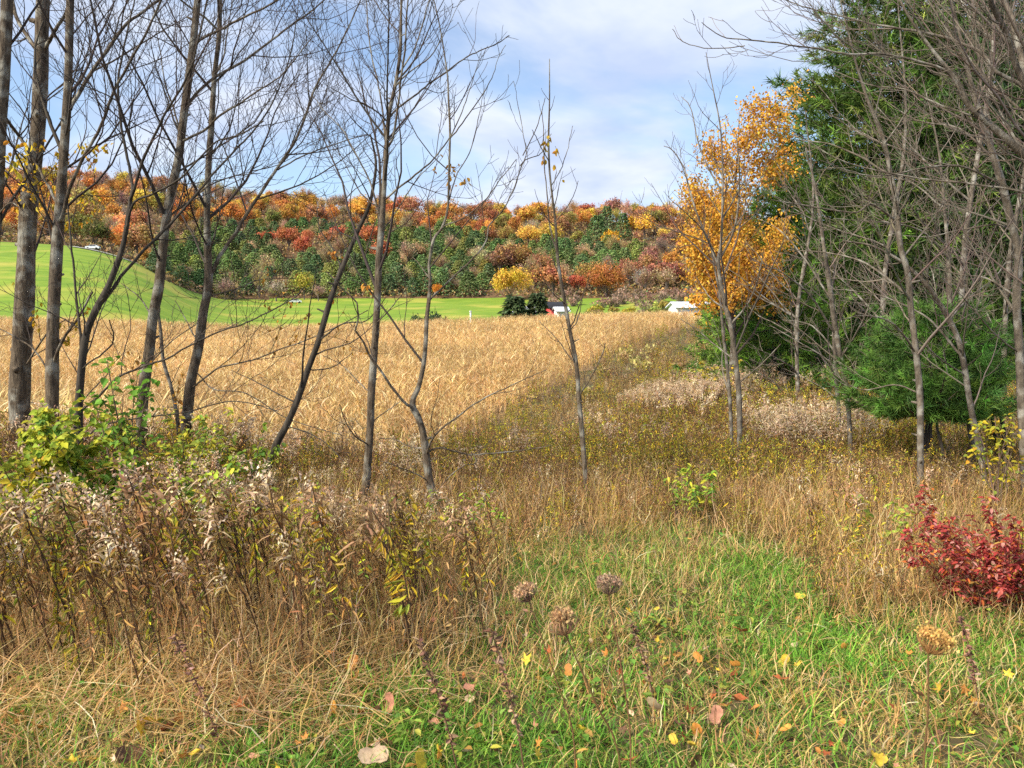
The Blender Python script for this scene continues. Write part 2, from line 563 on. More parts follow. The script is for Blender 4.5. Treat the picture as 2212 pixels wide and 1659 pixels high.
def far_broadleaf(name, n=1100, H=12.0, W=6.0, size=.75, trunk=3.0, bare=False):
    mb = MB()
    zc = trunk + (H - trunk) * .48
    p, d = crown_points(n, random.randint(14, 22), W, (H - trunk) * .56, zc, .55)
    stray = rng.uniform(0, 1, n) < .22
    p[stray] += d[stray] * rng.uniform(.1, 1.3, (int(stray.sum()), 1)) * np.array([1, 1, .9])
    lob = .5 + .5 * np.sin(p[:, :1] * .9 + 1.3) * np.sin(p[:, 1:2] * .8 + p[:, 2:3] * .7)
    c = np.clip(np.exp(rng.normal(0, .24, (n, 1))) * np.exp(rng.normal(0, .09, (n, 3))) * np.concatenate([.9 + .2 * lob, .72 + .55 * lob, np.ones_like(lob)], 1), .25, 2.0)
    if bare:
        m = n // 2
        q = np.tile(np.array([0, 0, trunk]), (m, 1)) * .0 + np.stack([p[:m, 0] * .45, p[:m, 1] * .45, trunk + (p[:m, 2] - trunk) * .55], -1)
        w = nrm(np.cross(p[:m] - q, rng.normal(size=(m, 3)))) * .05
        v = np.stack([q - w, q + w, p[:m]], 1).reshape(-1, 3)
        mb.add(v, np.arange(3 * m).reshape(-1, 3), np.repeat(c[:m], 3, 0))
        p, d, c = p[m:m + m // 2], d[m:m + m // 2], c[m:m + m // 2]
        size *= .55
    nn = len(p)
    leaves(mb, p, nrm(d + rng.normal(0, .5, (nn, 3))), nrm(rng.normal(size=(nn, 3)) + np.array([0, 0, -.2])), rng.uniform(.7, 1.5, nn) * size, rng.uniform(.6, 1.1, nn) * size, c, 'diamond')
    k = 7
    ends, _ = crown_points(k, 5, W * .6, (H - trunk) * .4, zc)
    P = np.stack([np.linspace([0, 0, trunk * .8 * rng.uniform(.7, 1.1)], e, 4) for e in ends])
    tubes(mb, P, np.tile(np.array([.16, .11, .07, .03]), (k, 1)), 4, (.16, .13, .11), 1)
    tubes(mb, np.array([[0, 0, -1.5], [.05, 0, trunk * .5], [0, .1, trunk], [0, 0, trunk + 2]]), np.array([.3, .25, .2, .12]), 6, (.16, .13, .11), 1)
    return mb.mesh(name, [M_FARLEAF, M_TWIG])


def far_conifer(name, H=13.0, W=3.3, layers=13, n=900):
    mb = MB()
    z = (rng.uniform(0, 1, n) ** .85)
    lay = np.floor(z * layers) / layers
    zz = lay * (H - 1.0) + .9
    rr = W * (1 - zz / H) ** .7 + .12
    ang = rng.uniform(0, 2 * math.pi, n)
    wig = 1 + .22 * np.sin(ang * 5 + lay * 37) + rng.normal(0, .08, n)
    r = rr * np.sqrt(rng.uniform(.25, 1, n)) * wig
    p = np.stack([np.cos(ang) * r, np.sin(ang) * r, zz - .16 * r + rng.normal(0, .12, n)], -1)
    up = np.stack([np.cos(ang), np.sin(ang), -.15 + rng.normal(0, .25, n)], -1)
    nor = np.stack([np.cos(ang) * .5, np.sin(ang) * .5, np.ones(n)], -1) + rng.normal(0, .35, (n, 3))
    c = np.clip(np.exp(rng.normal(0, .25, (n, 1))) * np.exp(rng.normal(0, .07, (n, 3))), .3, 2.2)
    leaves(mb, p, nor, up, rng.uniform(.6, 1.1, n), rng.uniform(.35, .6, n), c, 'diamond', fold=.1)
    tubes(mb, np.array([[0, 0, -1.5], [0, 0, H * .5], [0, 0, H * .97]]), np.array([.24, .13, .03]), 5, (.13, .1, .08), 1)
    return mb.mesh(name, [M_FARLEAF, M_TWIG])


BROAD = [far_broadleaf("broadleaf_tree", n=1500, size=.6, H=random.uniform(10, 13.5), W=random.uniform(4.2, 6.2), trunk=random.uniform(2, 3.2)) for _ in range(10)]
BAREM = [far_broadleaf("bare_tree", n=1500, H=random.uniform(10, 13), W=random.uniform(4.2, 5.6), trunk=2.4, bare=True) for _ in range(4)]
CONI = [far_conifer("pine_tree", H=random.uniform(8.5, 10.5), W=random.uniform(4.2, 5.0), n=1200) for _ in range(5)]
far_count = {}


def far_tree(kind, x, y, col, sc=1.0, label=None, sx=1.0, name=None):
    me = random.choice({'broad': BROAD, 'bare': BAREM, 'conifer': CONI}[kind])
    nm = name or {'broad': 'broadleaf_tree', 'bare': 'bare_tree', 'conifer': 'pine_tree'}[kind]
    o = obj(nm, me, loc=(x, y, float(h(x, y)) - .2))
    o.rotation_euler = (0, 0, random.uniform(0, 6.28))
    s = sc * random.uniform(.9, 1.1)
    o.scale = (s * sx, s * sx, s)
    k = math.exp(random.gauss(0, .13))
    o.color = tuple(min(1, c * k * math.exp(random.gauss(0, .06))) for c in col) + (1,)
    return o


def pX(p, d):
    return (p - 512) / F_PX * d


COLN = {ORANGE: "orange-leaved", YELLOW: "golden yellow", RUST: "rust-brown", RED: "red-leaved", OLIVE: "olive-green", TAN: "tan half-bare", BARE: "leafless grey-brown", MAROON: "dark maroon", SPRUCE: "dark green", FIR: "mid-green", GREEN: "yellow-green"}


def choose(p, s):
    r = random.random()
    ridge = s > .82
    def w(*opts):
        tot = sum(a for a, *_ in opts); x = random.uniform(0, tot)
        for a, *o in opts:
            x -= a
            if x <= 0: return o
        return opts[-1][1:]
    if ridge and r < .45: return w((3, 'bare', BARE), (2, 'bare', TAN), (1.5, 'bare', RUST), (1, 'bare', OLIVE))
    if p < 168:
        return w((3, 'broad', RUST), (4, 'broad', ORANGE), (4, 'bare', BARE), (2.5, 'bare', TAN), (1.5, 'broad', YELLOW), (1.0, 'broad', OLIVE))
    if p < 490:
        lim = np.interp(p, [168, 210, 300, 490], [.40, .50, .58, .52])
        if s < lim:
            if .22 < s < .48 and 270 < p < 385: return w((3.5, 'broad', RED), (1.5, 'broad', ORANGE), (2, 'conifer', SPRUCE), (1, 'broad', RUST))
            return w((9, 'conifer', SPRUCE), (4.5, 'conifer', FIR), (.8, 'broad', ORANGE), (.5, 'broad', RUST), (.8, 'bare', TAN), (.8, 'broad', GREEN))
        if s < lim + .22:
            return w((4, 'broad', ORANGE), (3, 'broad', YELLOW), (2.5, 'broad', RUST), (1.5, 'broad', OLIVE), (1.2, 'bare', TAN), (1, 'broad', RED))
        if p < 330: return w((4.5, 'bare', BARE), (2.5, 'bare', RUST), (2.5, 'broad', RUST), (2.5, 'broad', ORANGE), (1, 'broad', OLIVE))
        return w((3, 'broad', ORANGE), (2, 'broad', RED), (2, 'broad', YELLOW), (2.5, 'broad', RUST), (2, 'bare', BARE), (1.3, 'broad', OLIVE))
    if s < .22: return w((2.5, 'bare', BARE), (2.5, 'broad', RUST), (1.5, 'broad', MAROON), (1.2, 'broad', OLIVE), (1.2, 'bare', TAN), (1, 'conifer', FIR))
    if s < .45: return w((7, 'conifer', SPRUCE), (3, 'conifer', FIR), (1.5, 'broad', RUST), (1, 'broad', OLIVE), (1, 'broad', ORANGE)) if p < 640 else w((3, 'bare', BARE), (3, 'broad', RUST), (2, 'broad', MAROON), (2, 'broad', ORANGE), (1, 'conifer', FIR))
    return w((3.2, 'broad', ORANGE), (2.2, 'broad', YELLOW), (2.6, 'broad', RUST), (2, 'broad', OLIVE), (1.8, 'bare', BARE), (1.2, 'broad', RED), (1, 'broad', MAROON))


def conifer_zone(p, s):
    if p < 160: return False
    if p < 490: return s < np.interp(p, [160, 210, 300, 490], [.36, .50, .56, .52]) and not (.26 < s < .46 and 285 < p < 350)
    return p < 645 and .20 < s < .44


BEARING = [(-99, "behind the green knoll"), (168, "right of the knoll"), (260, "above the white car"), (350, "above the two round bushes"), (450, "around the golden oak"), (545, "above the rust oak"), (640, "above the white shed")]


def far_label(o, kind, col, p, s):
    tn = {'broad': 'broadleaf tree', 'bare': 'tree', 'conifer': 'pine'}[kind]
    row = "on the far ridge" if s > .8 else ("high on the wooded slope" if s > .5 else ("at the foot of the far wood" if s < .12 else ("halfway up the wooded slope" if s > .3 else "low on the wooded slope")))
    side = [t for a, t in BEARING if p >= a][-1]
    tag(o, f"{COLN[col]} {tn} {row}, {side}", "tree", f"{COLN[col]} {tn}s {row} {side}")


def build_far_woods():
    d = 492.0
    while d > 238:
        for x in np.arange(pX(-15, d), pX(752, d), 11.4):
            x = x + random.uniform(-4.5, 4.5); y = d + random.uniform(-4.5, 4.5)
            p = 512 + F_PX * x / y
            we = float(wood_edge(p)); s = (y - we) / (485 - we)
            if y < we + 2 or y > 497: continue
            if conifer_zone(p, s) and random.random() < .82: continue
            if 1255 * S < p < 1365 * S and .40 < s < .78: continue
            kind, col = choose(p, s)
            if kind == 'conifer': kind, col = 'bare', TAN
            o = far_tree(kind, x, y, col, {'broad': 1.0, 'bare': 1.02}[kind] * random.uniform(.7, 1.3), sx=random.uniform(.8, 1.12))
            far_label(o, kind, col, p, s)
        d -= 11.6
    d = 420.0
    while d > 240:
        for x in np.arange(pX(160, d), pX(650, d), 7.6):
            x = x + random.uniform(-2.5, 2.5); y = d + random.uniform(-2.5, 2.5)
            p = 512 + F_PX * x / y
            we = float(wood_edge(p)); s = (y - we) / (485 - we)
            if y < we + 1.5 or not conifer_zone(p, s): continue
            col = random.choice([SPRUCE, SPRUCE, FIR, FIR, GREEN]) if random.random() < .9 else TAN
            if col is TAN: o = far_tree('bare', x, y, TAN, .7); far_label(o, 'bare', TAN, p, s); continue
            o = far_tree('conifer', x, y, col, random.uniform(.8, 1.1)); far_label(o, 'conifer', col, p, s)
        d -= 8.2
    # low saplings and brush covering the floor of the wood: one mass
    n = 60000
    P = rng.uniform(-40, 775, n); D = rng.uniform(238, 492, n)
    X = (P - 512) / F_PX * D
    k = D > wood_edge(P) + .5
    X, D, P = X[k], D[k], P[k]; n = len(X)
    pos = np.stack([X, D, h(X, D) + rng.uniform(.1, 2.6, n)], -1)
    c = pick([(3, (.38, .25, .16)), (2, (.46, .26, .11)), (2, (.30, .25, .11)), (1.2, (.52, .36, .12)), (1.2, (.18, .22, .10))], n, .25)
    mb = MB()
    leaves(mb, pos, rng.normal(0, .6, (n, 3)) + np.array([0, -.6, .5]), rng.normal(size=(n, 3)), rng.uniform(.7, 1.7, n), rng.uniform(.5, 1.1, n), c, 'diamond')
    tag(obj("woodland_undergrowth", mb.mesh("woodland_undergrowth", M_STRAW)), "low brown brush covering the floor of the far hillside wood", "undergrowth", kind="stuff")


build_far_woods()


OAKS = [far_broadleaf("oak_tree", n=3200, H=13, W=7.4, size=.55, trunk=1.6) for _ in range(2)]


def special(vx, d, kind, col, sc, label, sx=1.0, name=None):
    x = pX(vx * S, d)
    o = far_tree(kind, x, d, col, sc, sx=sx, name=name)
    if name == "oak_tree": o.data = OAKS[0 if vx < 1200 else 1]
    return tag(o, label, "tree")


special(1105, 288, 'broad', (.68, .43, .06), 1.12, "big spreading golden oak at the wood's edge above the red sheds", 1.0, "oak_tree")
special(1308, 292, 'broad', (.52, .25, .06), 1.02, "broad rust-orange oak right of the golden oak, at the field edge", 1.05, "oak_tree")
special(1248, 300, 'broad', (.5, .12, .07), .8, "small red tree against the left side of the rust-orange oak", 1.0)
special(1440, 300, 'broad', MAROON, 1.15, "maroon tree with pale stems near the white shed", 1.2)
special(1384, 302, 'bare', (.3, .33, .32), 1.05, "pale grey-green thin tree between the rust oak and the maroon tree", .7)
special(1288, 395, 'conifer', SPRUCE, 1.7, "tallest dark spruce on the upper slope, left of the golden tree", .9)
special(1308, 415, 'conifer', SPRUCE, 1.6, "narrow dark spruce rising behind the golden tree on the slope", .75)
special(1342, 400, 'conifer', SPRUCE, 1.55, "dark spruce right of the golden tree on the upper slope", .75)
special(1318, 375, 'broad', (.72, .40, .03), 1.0, "bright golden tree between dark spruces on the upper slope", .8)
special(1372, 415, 'broad', (.66, .36, .035), 1.15, "wide golden tree right of the upper slope spruces", 1.15)
special(215, 268, 'broad', (.17, .19, .06), 1.15, "dark olive tree standing alone behind the green knoll", 1.0)
special(490, 284, 'bare', (.40, .27, .2), .75, "pale leafless tree in front of the spruces, nearest the knoll", 1.1)
special(600, 290, 'bare', (.36, .27, .2), .85, "leafless grey-tan tree at the field edge left of the white car", 1.3)
special(690, 292, 'bare', (.36, .26, .2), .7, "leafless grey-tan bush tree right of the white car", 1.1)
special(660, 296, 'broad', (.36, .3, .06), .85, "yellow-green tree behind the white car at the field edge", .9)
special(945, 297, 'broad', (.62, .26, .04), .6, "narrow orange tree at the field edge before the spruces", .6)
special(1195, 300, 'bare', (.35, .25, .2), 1.0, "leafless brown tree right of the golden oak", 1.0)


# ---- brush belt behind the corn on the right, field bushes
def bush_mesh(name, n=420, size=.30, W=1.6, H=1.9, stems=26):
    mb = MB()
    p, d = crown_points(n, 9, W, H * .52, H * .5, .6)
    p[:, 2] = np.maximum(p[:, 2], .1)
    c = np.clip(np.exp(rng.normal(0, .25, (n, 1))) * np.exp(rng.normal(0, .07, (n, 3))), .3, 2.2)
    leaves(mb, p, nrm(d + rng.normal(0, .5, (n, 3))), rng.normal(size=(n, 3)) + np.array([0, 0, .5]), rng.uniform(.7, 1.5, n) * size, rng.uniform(.5, 1, n) * size, c, 'diamond')
    e, _ = crown_points(stems, 7, W * 1.05, H * .56, H * .5, .9)
    e[:, 2] = np.maximum(e[:, 2], .5)
    P = np.stack([np.linspace([a[0] * .15, a[1] * .15, -.2], a, 4) + np.array([[0, 0, 0], [0, 0, .15], [0, 0, .2], [0, 0, 0]]) for a in e])
    tubes(mb, P, np.tile(np.array([.03, .024, .017, .008]), (stems, 1)), 3, (.24, .19, .15), 1)
    return mb.mesh(name, [M_FARLEAF, M_TWIG])


BUSH = [bush_mesh("bush") for _ in range(4)]
BRUSH = [bush_mesh("bush", n=150, stems=60) for _ in range(3)]


def bush(x, y, col, s, label, group=None, meshes=BUSH, sz=1.0, name="bush"):
    o = obj(name, random.choice(meshes), loc=(x, y, float(h(x, y)) - .1))
    o.rotation_euler = (0, 0, random.uniform(0, 6.28)); o.scale = (s, s, s * sz)
    k = math.exp(random.gauss(0, .1))
    o.color = tuple(c * k for c in col) + (1,)
    return tag(o, label, "bush", group)


for i in range(64):
    vx = random.uniform(1215, 1560); d = random.uniform(112, 215)
    col, nm = random.choice([((.42, .32, .09), "straw-yellow"), ((.35, .25, .12), "tan"), ((.30, .30, .07), "olive"), ((.30, .21, .16), "grey-brown"), ((.50, .40, .06), "yellow")])
    bush(pX(vx * S, d), d, col, random.uniform(1.1, 1.7), f"{nm} bush in the brush belt behind the corn field", f"{nm} bushes in the brush belt", BRUSH if nm in ("grey-brown", "tan") else BUSH)
for i in range(34):
    vx = random.uniform(1180, 1560); d = random.uniform(235, 286)
    col, nm = random.choice([((.36, .24, .18), "pinkish grey-brown"), ((.34, .2, .15), "brown twiggy")])
    bush(pX(vx * S, d), d, col, random.uniform(1.6, 2.4), f"{nm} bush below the far wood", f"{nm} bushes below the far wood", BRUSH)
for i in range(34):
    p_ = random.uniform(-5, 230); d = float(wood_edge(p_)) - random.uniform(-2, 5)
    col, nm = random.choice([((.42, .28, .13), "tan"), ((.36, .30, .10), "olive"), ((.36, .22, .13), "brown")])
    bush(pX(p_, d), d, col, random.uniform(.6, 1.3), f"{nm} rough bush along the green knoll's upper margin", f"{nm} rough bushes along the knoll's margin", BRUSH, name="rough_bush")
DKG = (.06, .10, .045)
bush(pX(905 * S, 99.5), 99.5, DKG, .82, "left one of two round dark green bushes past the corn", None, BUSH, 2.15, "round_bush")
bush(pX(948 * S, 100), 100, DKG, .95, "right one of two round dark green bushes past the corn", None, BUSH, 2.0, "round_bush")


def juniper(vx, d, H, W, label):
    o = obj("juniper_tree", far_conifer("juniper_tree", H, W, 22, 900), loc=(pX(vx * S, d), d, float(h(pX(vx * S, d), d)) - .1))
    o.color = (.075, .11, .045, 1)
    return tag(o, label, "tree")


juniper(1112, 101, 5.3, 2.3, "broad dark green juniper just past the corn, left of the red shed")
juniper(1160, 102, 5.8, 1.25, "narrow dark juniper standing between the two red sheds")
bush(pX(1170 * S, 100.5), 100.5, (.3, .16, .12), .9, "reddish brown twiggy bush at the foot of the narrow juniper", None, BRUSH)

# ---- farm buildings and other far things
def flat(name, c, rough=.6, metal=0.0):
    return noisy(name, tuple(a * .9 for a in c), tuple(min(1, a * 1.08) for a in c), 1.2, rough=rough)


M_RED, M_WHITE, M_TIN, M_DARK = flat("red_board_paint", (.48, .05, .05)), flat("white_paint", (.78, .78, .78)), flat("pale_tin_roof", (.72, .74, .80), .4), flat("dark_opening", (.03, .03, .035))
M_GLASS = noisy("dark_glass", (.03, .035, .04), (.05, .055, .06), 1, rough=.1, spec=.5)
M_RUBBER = noisy("rubber", (.015, .015, .015), (.03, .03, .03), 5)


def box(mb, x0, x1, y0, y1, z0, z1):
    v = [(x, y, z) for z in (z0, z1) for y in (y0, y1) for x in (x0, x1)]
    mb.add(v, [[0, 2, 3, 1], [4, 5, 7, 6], [0, 1, 5, 4], [2, 6, 7, 3], [0, 4, 6, 2], [1, 3, 7, 5]], (1, 1, 1))


def part(name, boxes, mat, parent):
    mb = MB()
    for b in boxes: box(mb, *b)
    return obj(name, mb.mesh(name, mat), parent)


def gable(name, x0, x1, y0, y1, z0, z1, t, mat, parent):
    """roof of two slopes, ridge along x"""
    ym = (y0 + y1) / 2
    mb = MB()
    prof = [(y0, z0), (ym, z1), (y1, z0), (y1, z0 - t), (ym, z1 - t), (y0, z0 - t)]
    v = [(x, y, z) for x in (x0, x1) for y, z in prof]
    f4 = [[0, 1, 7, 6], [1, 2, 8, 7], [2, 3, 9, 8], [3, 4, 10, 9], [4, 5, 11, 10], [5, 0, 6, 11]]
    mb.add(v, f4, (1, 1, 1))
    mb.add(v, [[0, 5, 4, 1], [1, 4, 3, 2], [6, 7, 10, 11], [7, 8, 9, 10]], (1, 1, 1))
    return obj(name, mb.mesh(name, mat), parent)


def shed(name, vx, d, W, Dp, Hh, roof_h, wall_m, roof_m, label, cat, rot, doors=1, windows=2):
    x = pX(vx * S, d)
    e = empty(name, (x, d, float(h(x, d)) - .25)); e.rotation_euler = (0, 0, rot)
    tag(e, label, cat)
    mb = MB()
    box(mb, -W / 2, W / 2, -Dp / 2, Dp / 2, 0, Hh)
    mb.add([(-W / 2, -Dp / 2, Hh), (-W / 2, Dp / 2, Hh), (-W / 2, 0, Hh + roof_h), (W / 2, -Dp / 2, Hh), (W / 2, Dp / 2, Hh), (W / 2, 0, Hh + roof_h)], [[0, 1, 2], [3, 5, 4]], (1, 1, 1))
    obj("wall", mb.mesh("wall", wall_m), e)
    gable("roof", -W / 2 - .3, W / 2 + .3, -Dp / 2 - .35, Dp / 2 + .35, Hh + .0, Hh + roof_h + .2, .14, roof_m, e)
    for i in range(doors):
        xx = -W * .2 + i * W * .4
        part("door", [(xx - .9, xx + .9, -Dp / 2 - .05, -Dp / 2 + .02, .05, 2.1)], M_WHITE if wall_m is M_RED else M_TIN, e)
    for i in range(windows):
        xx = W * (-.38 + .76 * i / max(1, windows - 1))
        w = part("window", [(xx - .4, xx + .4, -Dp / 2 - .05, -Dp / 2 + .02, 1.3, 2.2)], M_WHITE, e)
        part("pane", [(xx - .32, xx + .32, -Dp / 2 - .07, -Dp / 2 - .055, 1.38, 2.12)], M_GLASS, w)
    return e


shed("red_shed", 1139, 106, 2.9, 3.0, 3.5, .75, M_RED, M_TIN, "small red shed with pale tin roof between the junipers", "shed", math.radians(-20), 0, 0)
shed("red_barn", 1199, 112, 2.2, 2.6, 4.6, .6, M_RED, M_DARK, "red shed with dark roof right of the narrow juniper", "shed", math.radians(12), 0, 1)
shed("lean_to", 1211, 110, 1.6, 1.8, 3.9, .4, M_WHITE, M_TIN, "small white lean-to in front of the right red shed", "shed", math.radians(12), 0, 1)
shed("white_shed", 1491, 100.5, 5.0, 3.0, 3.1, .5, M_WHITE, M_TIN, "long low white shed at the corn's far right corner", "shed", math.radians(9), 1, 3)


def field_post(vx, d, H, label):
    x = pX(vx * S, d); e = empty("white_post", (x, d, float(h(x, d)) - .3)); tag(e, label, "post")
    mb = MB(); tubes(mb, np.array([[0, 0, 0], [0, 0, H * .5], [0, 0, H]]), np.array([.13, .12, .12]), 8, (1, 1, 1)); obj("shaft", mb.mesh("shaft", M_WHITE, True), e)
    part("cap", [(-.16, .16, -.16, .16, H, H + .12)], M_TIN, e)


field_post(1017, 99.5, 3.3, "thin white post standing in the green field past the corn")


def car(vx, d, rot, mat, label, z=0.0):
    x = pX(vx * S, d); e = empty("parked_car", (x, d, float(h(x, d)) + z)); e.rotation_euler = (0, 0, rot); tag(e, label, "car")
    prof = [(-2.1, .35), (-2.1, .8), (-1.95, .95), (-1.2, 1.0), (-.65, 1.42), (.95, 1.45), (1.65, 1.0), (2.05, .9), (2.1, .35)]
    mb = MB(); n = len(prof)
    v = [(a, y * (.8 if z_ > 1.2 else 1), z_) for y in (-.85, .85) for a, z_ in prof]
    mb.add(v, [[i, (i + 1) % n, n + (i + 1) % n, n + i] for i in range(n)], (1, 1, 1))
    mb.add(v, [list(range(n - 1, -1, -1)), list(range(n, 2 * n))], (1, 1, 1))
    obj("body", mb.mesh("body", mat), e)
    for s in (-1, 1):
        mb = MB(); y = s * .78
        mb.add([(-1.05, s * .86, 1.02), (1.35, s * .86, 1.02), (.85, s * .71, 1.38), (-.6, s * .71, 1.38)], [[0, 1, 2, 3]], (1, 1, 1)); obj("side_window", mb.mesh("side_window", M_GLASS), e)
        for a in (-1.3, 1.3):
            mb = MB(); tubes(mb, np.array([[a, s * .7, .33], [a, s * .9, .33]]), np.array([.33, .33]), 14, (1, 1, 1))
            th = np.arange(14) * 2 * math.pi / 14
            mb.add(np.stack([a + .33 * np.cos(th), np.full(14, s * .9), .33 + .33 * np.sin(th)], -1), [list(range(14))], (1, 1, 1))
            obj("wheel", mb.mesh("wheel", M_RUBBER), e)
    return e


car(641, 283, math.radians(25), M_WHITE, "white car parked at the field edge below the spruces")
car(212, 255, math.radians(10), M_TIN, "pale car parked on the lane at the top of the green knoll", .1)


def lane():
    vxs = np.linspace(165, 300, 12)
    mb = MB(); a, b = [], []
    for vx in vxs:
        d = 250 + 4 * math.sin(vx * .02); x = pX(vx * S, d)
        a.append((x, d - 3.4, float(h(x, d - 3.4)) + .25)); b.append((x, d + 3.4, float(h(x, d + 3.4)) + .25))
    n = len(a)
    mb.add(a + b, [[i, i + 1, n + i + 1, n + i] for i in range(n - 1)], (1, 1, 1))
    tag(obj("gravel_lane", mb.mesh("gravel_lane", noisy("gravel", (.30, .29, .27), (.42, .41, .38), 1.0))), kind="structure")


lane()

# ------------------------------------------------------------------ bare trees along the near edge
class Twigs:
    """collects branches of equal sample count so that they are built in a batch"""
    def __init__(s):
        s.P, s.R, s.lv = [], [], []

    def add(s, P, R, lv):
        s.P.append(P); s.R.append(R); s.lv.append(lv)

    def build(s, name, parent, col, mat=None, origin=(0, 0, 0)):
        if not s.P: return None
        P = np.stack(s.P) - np.asarray(origin); R = np.stack(s.R); lv = np.array(s.lv)
        mb = MB()
        for k, m in ((4, lv <= 1), (3, lv > 1)):
            if m.any():
                c = pick([(1, col)], int(m.sum()), .16)
                tubes(mb, P[m], R[m], k, c)
        o = obj(name, mb.mesh(name, mat or M_TWIG, True), parent); o["kind"] = "stuff"
        return o


NS = 8


def grow(tw, P, R, lv, maxlv, dens, lenr, ang, up, wob, t0=.12, rmin=.0016, sway=(0, 0, 0), lmin=.14, side=None):
    seg = np.linalg.norm(np.diff(P, axis=0), axis=1)
    cum = np.concatenate([[0], np.cumsum(seg)]); Lp = cum[-1]
    n = int(rng.poisson(max(.0, dens * Lp * (1 - t0)))) if lv > 1 else int(round(dens * Lp * (1 - t0)))
    ph = rng.uniform(0, 6.28)
    for i in range(n):
        t = t0 + (1 - t0) * (i + rng.uniform(0, 1)) / max(1, n)
        s = t * Lp
        j = min(max(int(np.searchsorted(cum, s)) - 1, 0), len(seg) - 1)
        u = (s - cum[j]) / max(seg[j], 1e-6)
        b = P[j] * (1 - u) + P[j + 1] * u; r0 = R[j] * (1 - u) + R[j + 1] * u
        T = nrm(P[j + 1] - P[j])
        ph += 2.4 + rng.normal(0, .5)
        e1 = nrm(np.cross(T, np.array([.2, .9, .35]))); e2 = np.cross(T, e1)
        a = ang * rng.uniform(.7, 1.3)
        d = T * math.cos(a) + (e1 * math.cos(ph) + e2 * math.sin(ph)) * math.sin(a)
        Lc = min(lenr * (Lp * (1 - t) * .75 + .22 * Lp ** .5), .75 * Lp + .1) * rng.uniform(.55, 1.25)
        if Lc < lmin * .6: Lc = lmin * rng.uniform(.6, 1.2)
        rc = max(min(r0 * .55, .0028 + .0065 * Lc), rmin)
        Q = np.zeros((NS, 3)); Q[0] = b
        dd = d.copy(); st = Lc / (NS - 1)
        for k in range(1, NS):
            dd = nrm(dd + np.array([0, 0, up * (1.0 if dd[2] < .85 else .2)]) + np.asarray(sway) + rng.normal(0, wob, 3))
            Q[k] = Q[k - 1] + dd * st
        Rq = np.linspace(rc, max(rmin * .75, rc * .22), NS)
        tw.add(Q, Rq, lv)
        if lv < maxlv and Lc > lmin * 1.4:
            grow(tw, Q, Rq, lv + 1, maxlv, dens * (2.0 if lv == 1 else 1.5), lenr, ang, up, wob, .15, rmin, sway, lmin)


def vpath(pts, d, dd=0.0):
    """measured outline points (x, y) -> world points at depth d, drifting by dd towards the tip"""
    p = np.asarray(pts, float)
    t = np.linspace(0, 1, len(p))
    return V(p[:, 0], p[:, 1], d + dd * t)


def w2r(w, d):
    return np.asarray(w, float) * S / F_PX * d / 2


